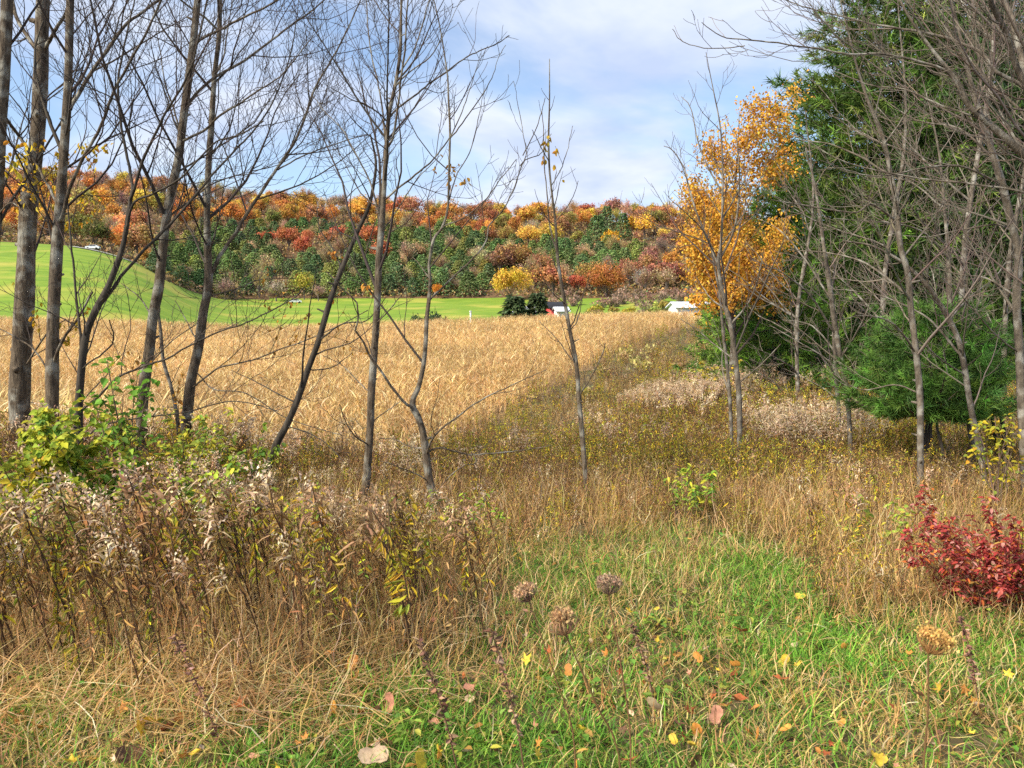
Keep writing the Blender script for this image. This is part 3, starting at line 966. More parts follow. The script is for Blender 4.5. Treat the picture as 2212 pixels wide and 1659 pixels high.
def near_tree(name, label, d, trunk, limbs=(), ext=0.0, bark=None, tcol=(.10, .075, .06), dens=3.0, lenr=.68, maxlv=3, ang=.75, up=.10, wob=.10, seed=1, tw_t0=.3,
              sway=(0, 0, 0), rmin=.0020, more=(), group=None, leafrects=(), base_dd=0.0, smoothk=10, cat="tree", ldens=None):
    global rng
    rng = np.random.default_rng(seed * 7 + 3)
    bark = bark or M_BARK
    tr = np.asarray(trunk, float)
    pts = V(tr[:, 0], tr[:, 1], np.full(len(tr), d)); rad = w2r(tr[:, 2], d) * (.77 if bark is M_BARKG else .86)
    # trunk goes on into the ground, and on upwards out of the frame
    gz = float(h(pts[0, 0], d)) - .25
    if gz < pts[0, 2] - .02:
        pts = np.vstack([[pts[0, 0] + (pts[0, 0] - pts[1, 0]) * .15, d, gz], pts]); rad = np.concatenate([[rad[0] * 1.5], rad])
    if ext:
        dr = nrm(pts[-1] - pts[-2]); a = [pts[-1] + dr * ext * k + np.array([0, 0, .12 * ext * k * k]) + rng.normal(0, .05, 3) * k for k in (.33, .66, 1.0)]
        pts = np.vstack([pts] + [np.asarray(q)[None] for q in a]); rad = np.concatenate([rad, rad[-1] * np.array([.75, .45, .1])])
    full = spline(np.column_stack([pts, rad]), max(26, len(pts) * 4))
    P, R = full[:, :3].copy(), np.maximum(full[:, 3], .002)
    # slight bumps and knots
    R = R * (1 + .06 * np.sin(np.linspace(0, 40, len(R)) + seed) * rng.uniform(.3, 1, len(R)))
    org = np.array([P[0, 0], d, float(h(P[0, 0], d))])
    root = empty(name, tuple(org))
    tag(root, label, cat, group)
    mb = MB(); tubes(mb, P - org, R, smoothk, (1, 1, 1))
    if R[2] > .03:      # broken branch stubs and knots
        for k in range(7):
            j = int(rng.uniform(.08, .8) * len(P)); a = rng.uniform(0, 6.28); o_ = np.array([math.cos(a), math.sin(a), rng.uniform(.1, .6)]); b_ = P[j] - org
            e_ = b_ + nrm(o_) * (R[j] + rng.uniform(.01, .07)); rr_ = R[j] * rng.uniform(.2, .42)
            tubes(mb, np.array([b_, (b_ + e_) / 2, e_, e_ + nrm(o_) * .004]), np.array([rr_ * 1.5, rr_ * 1.15, rr_ * .8, .001]), 6, (1, 1, 1))
    obj("trunk", mb.mesh("trunk", bark, True), root)
    tw = Twigs()
    grow(tw, P, R, 1, maxlv, dens * .8, lenr * .75, ang, up, wob, tw_t0, rmin, sway)
    for lb in limbs:
        pl, w0, w1, dd = lb[0], lb[1], lb[2], lb[3]
        e2 = lb[4] if len(lb) > 4 else 0.0
        q = vpath(pl, d, dd); r = np.linspace(w2r(w0, d), w2r(w1, d), len(q)) * .76
        if e2:
            dr = nrm(q[-1] - q[-2]); q = np.vstack([q, q[-1] + dr * e2 * .5 + np.array([0, 0, .03]), q[-1] + dr * e2 + np.array([0, 0, .15 * e2])]); r = np.concatenate([r, [r[-1] * .6, r[-1] * .2]])
        fl = spline(np.column_stack([q, r]), max(16, len(q) * 4))
        lp, lr = fl[:, :3], np.maximum(fl[:, 3], rmin)
        lp = lp + np.cumsum(rng.normal(0, .0025, lp.shape), 0)
        mb = MB(); tubes(mb, lp - org, lr, 7, (1, 1, 1)); obj("limb", mb.mesh("limb", bark, True), root)
        grow(tw, lp, lr, 1, maxlv, (ldens or dens), lenr, ang, up, wob, .15, rmin, sway)
    for (t0, n, L0, aa, azs) in more:       # extra random limbs off the trunk: (from height fraction, count, length, angle, azimuth range)
        for i in range(n):
            j = int((t0 + (1 - t0) * rng.uniform(0, .9)) * (len(P) - 2))
            T = nrm(P[j + 1] - P[j]); az = rng.uniform(*azs); a = aa * rng.uniform(.75, 1.2)
            d0 = nrm(T * math.cos(a) + np.array([math.cos(az), math.sin(az), 0]) * math.sin(a))
            Lb = L0 * rng.uniform(.5, 1.15); q = [P[j]]; dd_ = d0
            for k in range(9):
                dd_ = nrm(dd_ + np.array([0, 0, up * .5]) + np.asarray(sway) + rng.normal(0, .09, 3)); q.append(q[-1] + dd_ * Lb / 9)
            q = np.array(q); r = np.linspace(min(R[j] * .5, .007 + .008 * Lb), rmin * 1.2, len(q))
            mb = MB(); tubes(mb, q - org, r, 5, (1, 1, 1)); obj("limb", mb.mesh("limb", bark, True), root)
            grow(tw, q, r, 1, maxlv, dens, lenr, ang, up, wob, .12, rmin, sway)
    tw.build("twigs", root, tcol, origin=org)
    # last leaves hanging on twigs inside measured patches
    if leafrects:
        PP = np.stack(tw.P); tips = PP[:, 3:, :].reshape(-1, 3)
        vx, vy = proj(tips)
        mb = MB()
        for (x0, x1, y0, y1, nl, cols, sz) in leafrects:
            idx = np.where((vx > x0) & (vx < x1) & (vy > y0) & (vy < y1))[0]
            if len(idx) == 0: continue
            idx = rng.choice(idx, nl)
            pos = tips[idx] + rng.normal(0, .012, (nl, 3))
            leaves(mb, pos - org, rng.normal(size=(nl, 3)), rng.normal(0, .5, (nl, 3)) + np.array([0, 0, -.9]), rng.uniform(.6, 1.2, nl) * sz, rng.uniform(.4, .7, nl) * sz, pick(cols, nl, .15), 'oval')
        if mb.n: obj("leaves", mb.mesh("leaves", M_LEAF), root)["kind"] = "stuff"
    return root


YL = [(3, (.72, .48, .03)), (2, (.60, .42, .05)), (1, (.66, .30, .03))]
ORL = [(2, (.55, .26, .04)), (1, (.42, .2, .05))]
DK = (.06, .045, .038)
# far left edge trunk
near_tree("bare_tree", "leafless trunk cut by the left edge of the picture", 7.6,
          [(-40, 960, 34), (-22, 640, 31), (-6, 400, 29), (3, 233, 28), (10, 133, 27), (15, 0, 26)],
          [([(-14, 480), (20, 440), (60, 470)], 5, 2, -.4)], ext=2.5, tcol=DK, seed=1, dens=2.4)
near_tree("bare_tree", "thickest grey-brown trunk on the left, forked near the top", 8.2,
          [(43, 900, 50), (43, 830, 48), (47, 753, 46), (53, 653, 44), (57, 553, 42), (63, 433, 38), (80, 300, 34), (88, 167, 32), (90, 83, 31), (93, 0, 28)],
          [([(82, 110), (70, 93), (37, 40), (27, 0)], 13, 9, .5, 1.2), ([(98, 105), (107, 90), (123, 60), (143, 23), (150, -30)], 11, 7, -.5, 1.0),
           ([(85, 410), (60, 330), (30, 285), (0, 243)], 10, 7, -.6, .8), ([(48, 800), (100, 720), (140, 690)], 6, 3, -.5)],
          ext=2.2, tcol=DK, seed=2, dens=3.12, leafrects=[(0, 260, 310, 620, 200, YL, .058), (0, 200, 620, 800, 70, YL, .055)])
near_tree("bare_tree", "straight slender trunk second from the thick left trunk, yellow leaves beside it", 7.4,
          [(116, 1010, 33), (113, 940, 32), (113, 853, 31), (113, 787, 30), (115, 687, 29), (122, 553, 27), (132, 417, 23), (140, 300, 20), (147, 183, 19), (150, 67, 18), (152, 0, 17)],
          [([(152, 235), (157, 220), (187, 167), (220, 120), (267, 53), (300, 27), (337, 0)], 12, 7, .6, 1.2),
           ([(128, 480), (137, 467), (153, 410), (177, 350), (213, 283), (247, 193), (283, 133), (320, 67), (353, 0)], 11, 5, -.5, 1.0),
           ([(128, 450), (113, 423), (92, 385), (72, 350), (57, 320), (20, 270), (0, 243)], 8, 5, .6, .6),
           ([(114, 790), (130, 740), (165, 690), (200, 630)], 10, 5, -.4), ([(112, 820), (80, 760), (40, 730), (0, 710)], 6, 3, .5, .4)],
          ext=2.4, tcol=DK, seed=3, dens=3.90, leafrects=[(0, 260, 300, 620, 170, YL, .058)])
near_tree("bare_tree", "dark many-stemmed tree with limbs sweeping up to the right", 6.9,
          [(177, 1090, 22), (172, 980, 21), (170, 887, 20), (177, 787, 19), (187, 720, 18), (207, 670, 17), (233, 620, 15), (253, 570, 14), (268, 520, 12), (278, 460, 11), (283, 425, 10)],
          [([(283, 425), (282, 400), (270, 333), (257, 260), (253, 180), (260, 140), (268, 100), (280, 40), (287, 0)], 9, 4, .5, 1.0),
           ([(281, 435), (290, 410), (307, 350), (333, 290), (360, 233), (393, 177), (410, 140), (425, 80)], 9, 4, -.6, .8),
           ([(207, 672), (240, 627), (273, 583), (320, 530), (360, 490), (393, 457), (433, 407), (467, 367), (507, 323), (540, 287), (580, 230), (610, 167), (627, 110), (633, 67)], 10, 3, .5, .6),
           ([(272, 500), (290, 440), (333, 420), (383, 393), (417, 363), (467, 307), (520, 290), (570, 262)], 7, 3, -.7),
           ([(172, 900), (178, 753), (173, 670), (163, 553), (158, 490), (155, 440)], 9, 4, .4, .5),
           ([(175, 800), (215, 770), (245, 735), (235, 690)], 5, 3, -.4),
           ([(171, 890), (217, 853), (253, 820), (300, 797), (333, 783), (363, 773), (400, 750), (467, 717), (517, 700), (567, 677), (633, 643)], 7, 3, -.8, .2),
           ([(176, 960), (217, 923), (300, 905), (400, 893), (483, 873), (540, 876), (600, 893)], 5, 2.4, -.6),
           ([(190, 715), (170, 640), (175, 600)], 4, 2, .3)],
          tcol=(.065, .05, .043), bark=M_BARKD, seed=4, dens=3.4, leafrects=[(240, 420, 760, 900, 25, ORL, .05)])
near_tree("bare_tree", "lichen-grey trunk leaning slightly right, third large one from the left", 7.6,
          [(302, 1020, 31), (307, 937, 29), (307, 887, 28), (313, 820, 27), (323, 753, 26), (330, 687, 25), (343, 620, 24), (350, 553, 23), (360, 467, 22), (373, 400, 21), (387, 333, 20), (397, 250, 19), (410, 150, 18), (420, 67, 17), (427, 0, 16)],
          [([(405, 230), (417, 213), (467, 167), (520, 137), (567, 100), (617, 63), (667, 27), (690, 7)], 9, 4, .5, 1.2),
           ([(420, 100), (430, 90), (473, 67), (533, 37), (573, 20), (610, 0)], 8, 4, -.5, .8),
           ([(390, 315), (400, 303), (447, 277), (473, 247), (517, 220), (547, 197), (593, 167), (640, 120)], 8, 3, -.6, .5),
           ([(362, 470), (410, 430), (450, 400), (500, 380), (560, 372)], 6, 2.5, .6),
           ([(392, 300), (380, 240), (360, 180), (350, 110)], 6, 3, .6, .6),
           ([(330, 690), (300, 640), (262, 610)], 5, 2, .5), ([(318, 790), (370, 740), (430, 700)], 4, 2, -.5)],
          ext=2.6, tcol=DK, seed=5, dens=4.16)
near_tree("bare_sapling", "thin pale crooked stem between the two lichen-grey trunks", 7.8,
          [(388, 980, 12), (383, 903, 11), (370, 837, 10), (353, 780, 10), (347, 713, 9), (340, 660, 6), (338, 620, 3)], [], bark=M_BARKG, tcol=DK, seed=6, dens=2, maxlv=2)
near_tree("bare_tree", "lichen-spotted trunk with a strong limb forking up right", 7.9,
          [(397, 1040, 28), (400, 953, 27), (407, 870, 26), (413, 820, 25), (427, 760, 24), (433, 720, 23), (440, 670, 22), (450, 620, 21), (449, 553, 18), (447, 467, 16), (450, 367, 15), (457, 267, 14), (463, 167, 12), (473, 80, 11), (475, 0, 10)],
          [([(447, 615), (477, 553), (513, 500), (537, 460), (573, 403), (600, 363), (633, 310), (660, 243), (677, 197), (703, 147), (733, 90), (760, 30)], 12, 4, .5, .8),
           ([(600, 366), (613, 357), (667, 330), (737, 307), (790, 290)], 5, 2.5, .4),
           ([(413, 840), (427, 827), (467, 797), (500, 787), (547, 777), (600, 757), (650, 740), (737, 700), (790, 672)], 6, 2.4, -.6),
           ([(452, 640), (520, 620), (560, 605), (640, 600)], 4, 2, .5), ([(448, 560), (470, 480), (480, 420)], 6, 3, -.4, .5),
           ([(430, 745), (400, 690), (375, 650)], 4, 2, .6), ([(462, 170), (485, 120), (500, 40)], 6, 3, .4, .6),
           ([(420, 800), (460, 840), (530, 850), (620, 905), (700, 930), (737, 938)], 4, 2, -.8)],
          ext=2.2, tcol=DK, seed=7, dens=4.16, leafrects=[(560, 800, 560, 780, 60, ORL, .05)])
near_tree("bare_tree", "thin dark trunk leaning to the right in front of the corn", 6.7,
          [(567, 1060, 19), (593, 970, 18), (620, 917, 17), (643, 863, 16), (667, 793, 15), (687, 740, 15), (707, 670, 14), (723, 620, 13), (738, 582, 12), (754, 543, 11), (772, 501, 10), (796, 449, 9), (806, 405, 8), (812, 350, 6), (800, 290, 4)],
          [([(640, 870), (600, 850), (545, 820), (500, 800)], 5, 2, .6), ([(690, 735), (740, 700), (790, 690), (830, 640)], 5, 2, -.5),
           ([(665, 800), (720, 790), (760, 760)], 4, 2, .4), ([(740, 580), (720, 540), (690, 500), (680, 450)], 5, 2, .6),
           ([(620, 920), (690, 950), (740, 1000)], 4, 2, -.5)],
          tcol=DK, bark=M_BARKD, seed=8, dens=2.6, leafrects=[(690, 800, 540, 640, 22, ORL, .05)])
near_tree("bare_tree", "central tall tree with several near-parallel upper stems", 6.3,
          [(785, 1120, 23), (787, 1087, 22), (794, 1003, 21), (800, 920, 20), (802, 853, 19), (809, 753, 18), (815, 653, 18), (819, 553, 17), (825, 483, 15), (829, 417, 13), (834, 333, 11), (840, 250, 10), (854, 183, 9), (864, 117, 8), (866, 60, 7), (867, 0, 6)],
          [([(836, 320), (847, 293), (857, 233), (865, 167), (875, 110), (882, 60), (887, 0)], 7, 4, -.3, .9),
           ([(832, 300), (830, 267), (827, 250), (817, 183), (804, 133), (794, 67), (789, 0)], 6, 3, .4, .9),
           ([(826, 480), (820, 467), (804, 400), (780, 350), (760, 310), (737, 277), (700, 240)], 6, 2.5, .5, .3),
           ([(830, 432), (870, 400), (904, 373), (930, 350), (964, 310), (990, 265), (1010, 215)], 6, 2.5, -.4, .3),
           ([(827, 492), (834, 483), (860, 450), (894, 400), (924, 360), (955, 330)], 5, 2, .5),
           ([(843, 255), (857, 240), (904, 207), (937, 180), (977, 153), (1007, 133), (1037, 117), (1070, 103), (1097, 83)], 6, 2.2, .5),
           ([(838, 262), (824, 247), (787, 223), (754, 210), (715, 190)], 5, 2, -.5),
           ([(860, 160), (890, 110), (910, 50), (925, 0)], 5, 3, .4, .5), ([(852, 190), (880, 160), (930, 120), (960, 70)], 5, 2, -.4, .3),
           ([(803, 850), (770, 820), (740, 790), (700, 770)], 4, 2, .5), ([(797, 960), (760, 930), (737, 870)], 5, 2, -.5),
           ([(800, 915), (830, 890), (870, 860)], 4, 2, .4), ([(812, 700), (850, 660), (880, 620)], 4, 2, -.4)],
          ext=1.6, tcol=DK, seed=9, dens=4.42, maxlv=3)
near_tree("bare_tree", "crooked tree forked low into a wide Y before the corn", 6.1,
          [(952, 1150, 24), (944, 1100, 22), (927, 1036, 21), (920, 976, 20), (914, 936, 18), (904, 903, 17), (892, 880, 16), (893, 860, 14), (904, 836, 13), (914, 793, 12), (919, 746, 11), (922, 686, 10), (927, 643, 10), (929, 603, 8), (927, 570, 7), (937, 517, 7), (954, 493, 6), (967, 450, 6), (970, 367, 5.5), (972, 283, 5), (969, 217, 4.5), (967, 167, 4), (960, 117, 3.5), (950, 57, 3), (937, 0, 2.5)],
          [([(895, 888), (887, 880), (864, 863), (837, 830), (814, 800), (790, 767), (774, 733), (762, 716), (767, 686), (764, 655), (738, 623), (720, 605), (702, 587)], 9, 2.5, -.4),
           ([(928, 648), (934, 640), (954, 620), (987, 586), (1020, 553), (1047, 517), (1054, 483), (1084, 450), (1107, 400), (1120, 360), (1130, 333), (1124, 300), (1110, 233)], 6, 2, .4, .2),
           ([(1124, 357), (1140, 345), (1167, 333), (1180, 313), (1190, 290)], 3, 2, .2), ([(1129, 336), (1154, 283), (1170, 243), (1178, 210)], 3, 1.8, -.2),
           ([(950, 500), (957, 493), (1004, 473), (1037, 447), (1070, 413), (1090, 383), (1120, 347)], 4, 2, -.4),
           ([(922, 985), (927, 970), (937, 946), (970, 913), (1004, 890), (1037, 866), (1070, 850), (1100, 836), (1137, 820), (1180, 800)], 7, 2, -.6),
           ([(920, 976), (954, 966), (990, 973), (1024, 980), (1070, 976), (1120, 970), (1194, 956)], 6, 2, .3),
           ([(1022, 978), (1030, 1000), (1004, 1006), (970, 1030), (945, 1063)], 4, 2, -.2),
           ([(918, 970), (887, 968), (850, 950), (820, 950)], 4, 2, .3), ([(926, 1040), (880, 1020), (820, 1005)], 4, 2, -.3),
           ([(968, 440), (990, 380), (1020, 330), (1040, 250)], 4, 2, .3, .2), ([(971, 300), (1000, 260), (1040, 200), (1060, 160)], 4, 2, -.3, .2),
           ([(929, 605), (910, 580), (890, 560)], 4, 2, .3)],
          ext=.6, tcol=DK, seed=10, dens=2.9, leafrects=[(925, 1010, 330, 410, 26, [(1, (.55, .3, .06))], .05)])
near_tree("bare_sapling", "slim straight sapling alone against the sky in the middle", 6.6,
          [(1272, 1120, 15), (1270, 1087, 14), (1264, 1020, 13), (1257, 936, 12.5), (1250, 853, 12), (1247, 806, 11), (1240, 760, 11), (1230, 710, 10), (1220, 653, 9), (1210, 596, 8.5), (1204, 553, 8), (1200, 483, 6), (1194, 433, 5.5), (1187, 367, 5), (1185, 300, 4.5), (1187, 217, 3.5), (1187, 127, 1.8)],
          [([(1203, 548), (1187, 483), (1184, 433), (1177, 367), (1176, 300), (1172, 240)], 5, 2, .3), ([(1251, 856), (1277, 820), (1304, 766), (1310, 740)], 5, 2, -.3),
           ([(1243, 785), (1217, 750), (1194, 723), (1160, 690)], 4, 2, .4), ([(1232, 715), (1250, 690), (1262, 650)], 3.5, 2, .2),
           ([(1222, 660), (1190, 630), (1165, 590)], 3, 1.8, -.3), ([(1192, 400), (1215, 360), (1230, 320), (1240, 275)], 3, 1.6, .3),
           ([(1187, 350), (1160, 300), (1150, 280)], 3, 1.6, -.3), ([(1200, 480), (1230, 440), (1250, 390)], 3, 1.6, -.2)],
          tcol=DK, seed=11, dens=3.0, lenr=.42, maxlv=2, up=.16, leafrects=[(1165, 1215, 290, 390, 22, YL, .05)])
# right of centre and into the right-hand thicket
GT = (.185, .15, .12)
near_tree("bare_tree", "vase-shaped bare tree in front of the golden maple", 8.2,
          [(1594, 1060, 17), (1595, 1036, 16), (1598, 920, 15), (1595, 836, 15), (1588, 770, 14), (1578, 703, 13), (1565, 653, 12), (1555, 600, 11), (1552, 560, 10), (1557, 530, 8), (1560, 483, 6.5), (1561, 413, 6), (1560, 333, 5), (1555, 267, 4), (1542, 200, 3), (1532, 150, 2.2), (1525, 113, 1.5)],
          [([(1552, 575), (1538, 543), (1512, 483), (1488, 417), (1475, 367), (1450, 330), (1430, 320)], 8, 2, .5),
           ([(1555, 560), (1585, 500), (1595, 433), (1598, 360), (1590, 290)], 7, 2.5, -.4),
           ([(1560, 417), (1525, 350), (1508, 300), (1495, 233), (1475, 207)], 5, 2, .4), ([(1547, 555), (1520, 500), (1490, 470), (1455, 440)], 5, 2, -.6),
           ([(1590, 780), (1545, 745), (1508, 715), (1470, 690)], 5, 2, .4), ([(1580, 700), (1620, 650), (1640, 590), (1650, 540)], 6, 2, -.4),
           ([(1562, 470), (1600, 410), (1625, 350)], 5, 2, .5), ([(1594, 830), (1640, 790), (1690, 740)], 5, 2, -.3), ([(1570, 670), (1530, 640), (1500, 600)], 5, 2, .3)],
          tcol=(.13, .105, .09), seed=12, dens=5.0, bark=M_BARKG)
near_tree("bare_sapling", "thin grey stem close beside the vase-shaped tree", 8.5,
          [(1583, 1040, 11), (1578, 886, 10), (1570, 786, 9), (1562, 720, 8), (1555, 640, 6), (1540, 560, 4), (1530, 500, 2)], [], tcol=GT, seed=13, dens=2.2, maxlv=2, bark=M_BARKG)
near_tree("bare_tree", "slim grey trunk rising from the pale goldenrod left of the small pine", 9.0,
          [(1838, 1030, 13), (1835, 920, 13), (1828, 836, 13), (1815, 770, 14), (1803, 700, 14), (1795, 640, 13), (1785, 570, 11), (1772, 480, 8), (1760, 400, 6), (1740, 320, 3)],
          [([(1828, 840), (1790, 780), (1730, 740), (1660, 700)], 6, 2, .6), ([(1803, 720), (1750, 640), (1690, 590), (1620, 560)], 7, 2, -.4),
           ([(1797, 650), (1740, 560), (1690, 500), (1640, 470)], 6, 2, .6), ([(1812, 780), (1850, 720), (1880, 650), (1890, 560)], 6, 2, -.4)],
          tcol=GT, seed=14, dens=4.5, bark=M_BARKG, sway=(-.02, 0, 0))
near_tree("bare_tree", "second thin stem in the goldenrod, shorter and paler, left of the small pine", 9.6,
          [(1812, 900, 12), (1808, 846, 11), (1803, 753, 11), (1800, 690, 9), (1796, 620, 7), (1782, 540, 4), (1775, 480, 2)],
          [([(1803, 760), (1750, 700), (1690, 690)], 5, 2, .4)], tcol=GT, seed=15, dens=4, bark=M_BARKG, sway=(-.02, 0, 0))
near_tree("bare_tree", "straight grey trunk in front of the small round pine", 6.8,
          [(1990, 1110, 20), (1988, 1073, 19), (1988, 953, 18), (1987, 853, 17), (1978, 753, 17), (1968, 670, 16), (1960, 586, 16), (1945, 533, 15), (1935, 433, 14), (1922, 367, 12), (1908, 300, 10), (1875, 217, 8), (1850, 140, 6), (1830, 60, 4), (1815, 0, 3)],
          [([(1965, 640), (1900, 590), (1850, 560), (1780, 545), (1700, 540)], 8, 2.5, .6), ([(1940, 480), (1880, 440), (1842, 460), (1725, 443), (1665, 433)], 7, 2, -.5),
           ([(1925, 380), (1860, 340), (1790, 310), (1720, 300)], 7, 2, .6), ([(1978, 760), (1930, 700), (1870, 680), (1800, 690)], 6, 2, -.5),
           ([(1985, 850), (1930, 830), (1860, 840), (1790, 800)], 5, 2, .4), ([(1950, 560), (2010, 480), (2060, 420), (2120, 380)], 6, 2, .5),
           ([(1912, 310), (1960, 240), (2000, 200)], 6, 2, -.5)],
          tcol=GT, seed=16, dens=5.0, bark=M_BARKG, sway=(-.03, 0, .0))
near_tree("bare_tree", "pale grey trunk curving over to the left across the small pine", 7.2,
          [(2134, 1080, 18), (2128, 1053, 17), (2118, 980, 17), (2098, 886, 16), (2085, 803, 15), (2072, 740, 15), (2048, 686, 14), (2025, 650, 13), (2002, 616, 12), (1965, 580, 10), (1928, 553, 8), (1880, 530, 6), (1820, 520, 4)],
          [([(2078, 770), (2020, 700), (1960, 660), (1880, 630), (1790, 620)], 7, 2, .5), ([(2003, 617), (2005, 553), (2020, 470), (2010, 380)], 6, 2.5, -.4),
           ([(2050, 690), (2100, 640), (2150, 600), (2190, 540)], 6, 2, .5), ([(2085, 810), (2040, 780), (1990, 740), (1930, 720)], 5, 2, -.5)],
          tcol=GT, seed=17, dens=5.0, bark=M_BARKG, sway=(-.025, 0, 0))
near_tree("bare_tree", "pale trunk just behind the leaning one, lower half in brush", 8.2,
          [(2106, 1040, 17), (2102, 980, 16), (2090, 886, 15), (2075, 820, 14), (2062, 740, 13), (2052, 650, 12), (2050, 560, 10), (2040, 450, 8), (2030, 340, 6), (2010, 240, 4), (1990, 160, 2)],
          [([(2062, 745), (2010, 690), (1950, 670)], 5, 2, .5), ([(2050, 560), (1990, 500), (1900, 480), (1800, 470)], 6, 2, -.4), ([(2040, 450), (1960, 390), (1870, 380)], 6, 2, .5)],
          tcol=GT, seed=18, dens=5.0, bark=M_BARKG, sway=(-.03, 0, 0))
near_tree("bare_tree", "grey trunk at the right edge rising behind the red bush", 6.6,
          [(2216, 1080, 25), (2212, 980, 24), (2208, 886, 23), (2202, 753, 22), (2196, 653, 21), (2200, 553, 20), (2185, 483, 20), (2165, 400, 19), (2145, 333, 17), (2115, 240, 14), (2090, 150, 10), (2070, 60, 8), (2055, 0, 6)],
          [([(2190, 500), (2152, 487), (2075, 497), (2002, 510), (1920, 500)], 6, 2, .5), ([(2165, 400), (2080, 360), (2008, 360), (1908, 380), (1842, 373), (1775, 350)], 7, 2, -.5),
           ([(2195, 640), (2130, 600), (2060, 590), (1980, 560)], 6, 2, .5), ([(2150, 345), (2070, 280), (1980, 260), (1890, 200)], 7, 2, .6),
           ([(2200, 760), (2150, 720), (2090, 650), (2040, 600)], 5, 2, -.4)],
          ext=1.5, tcol=GT, seed=19, dens=5.0, bark=M_BARKG, sway=(-.03, 0, 0))
near_tree("bare_tree", "tree leaning in from beyond the right edge, its limbs crossing the upper right sky", 5.6,
          [(2420, 1200, 34), (2400, 900, 32), (2370, 650, 30), (2320, 470, 27), (2260, 370, 24), (2212, 333, 21), (2165, 293, 19), (2125, 257, 17), (2092, 227, 14), (2068, 177, 12), (2042, 143, 10), (2008, 100, 8), (1960, 30, 6), (1930, -30, 4)],
          [([(2370, 650), (2330, 400), (2270, 240), (2212, 183), (2158, 150), (2125, 110), (2075, 87), (2008, 67), (1942, 53), (1892, 47), (1825, 30), (1758, 13), (1715, 0)], 14, 3, .5, .4),
           ([(2090, 225), (2048, 157), (1975, 133), (1892, 120), (1825, 120), (1758, 107), (1692, 100), (1608, 95), (1555, 88), (1508, 53)], 8, 2, -.3),
           ([(1610, 96), (1580, 100), (1520, 98), (1475, 85), (1450, 60)], 3, 1.8, .1), ([(2360, 640), (2260, 300), (2225, 170), (2208, 100), (2192, 33), (2172, 0)], 20, 15, .4, .8),
           ([(2340, 520), (2270, 300), (2195, 150), (2172, 77), (2138, 17), (2120, -40)], 18, 11, -.4, .8),
           ([(2320, 480), (2212, 415), (2100, 400), (1960, 385), (1820, 350), (1740, 300)], 8, 2, .4),
           ([(2290, 420), (2212, 250), (2140, 180), (2050, 60), (2010, 0)], 9, 4, .6, .6),
           ([(2212, 335), (2150, 220), (2120, 130), (2110, 50)], 8, 3, .6, .5), ([(2130, 262), (2040, 230), (1960, 190), (1880, 180), (1800, 150)], 6, 2, .4)],
          tcol=(.155, .125, .10), seed=20, dens=4.4, bark=M_BARKG, sway=(-.035, 0, .01))
for i, (vx, d, hgt, lab) in enumerate([(2085, 12.0, 8.5, "grey bare tree deep in the thicket, left of two"), (2180, 13.5, 8.0, "grey bare tree deep in the thicket, right of two"),
                                       (1915, 14.0, 7.5, "thin grey tree standing before the tall pine's dark foot"), (1730, 17.0, 6.5, "thin grey tree before the tall pine's left skirt")]):
    x = pX(vx * S, d); z0 = float(h(x, d))
    q = proj(np.array([[x, d, z0], [x - .1, d, z0 + hgt * .35], [x + .15, d, z0 + hgt * .7], [x - .1, d, z0 + hgt]]))
    w = .13 / d * F_PX / S
    near_tree("bare_tree", lab, d, [(q[0][k], q[1][k], w * f) for k, f in enumerate((1, .8, .5, .15))], more=[(.15, 16, 2.6, 1.0, (1.2, 5.0))],
              tcol=GT, seed=30 + i, dens=2.6, bark=M_BARKG, lenr=.5, rmin=.0032, maxlv=3, sway=(-.02, 0, 0))
for i, (vx, vy, d, hv, lab) in enumerate([(2032, 1060, 8.0, 200, "blackish crooked stem right of the straight grey trunk"), (2145, 1010, 8.8, 190, "short dark stem in the brush right of the small pine"), (2165, 1020, 8.6, 210, "second short dark stem at the far right of the brush")]):
    near_tree("dead_stem", lab, d, [(vx, vy, 11), (vx + 4, vy - hv * .4, 9), (vx - 8, vy - hv * .7, 7), (vx - 2, vy - hv, 4)], [([(vx, vy - hv * .3), (vx - 20, vy - hv * .55), (vx - 32, vy - hv * .8)], 5, 2, .2)],
              bark=M_BARKD, tcol=(.05, .04, .035), seed=40 + i, dens=2, maxlv=2, cat="dead stem")


# ------------------------------------------------------------------ conifers and the golden maple on the right
def needle_tufts(mb, pos, dr, n, ln, wd, c, spread=.75):
    B = len(pos)
    d = nrm(dr[:, None, :] + rng.normal(0, spread, (B, n, 3)))
    L_ = ln * rng.uniform(.6, 1.15, (B, n, 1))
    b = pos[:, None, :] + dr[:, None, :] * rng.uniform(-.4, .5, (B, n, 1)) * ln
    t = b + d * L_ + np.array([0, 0, -.12]) * L_
    s = nrm(np.cross(d, rng.normal(size=(B, n, 3)))) * wd * .5
    v = np.stack([b - s, b + s, t], 2).reshape(-1, 3)
    cc = np.repeat(c[:, None, :], n * 3, 1).reshape(-1, 3)
    mb.add(v, np.arange(len(v)).reshape(-1, 3), cc)


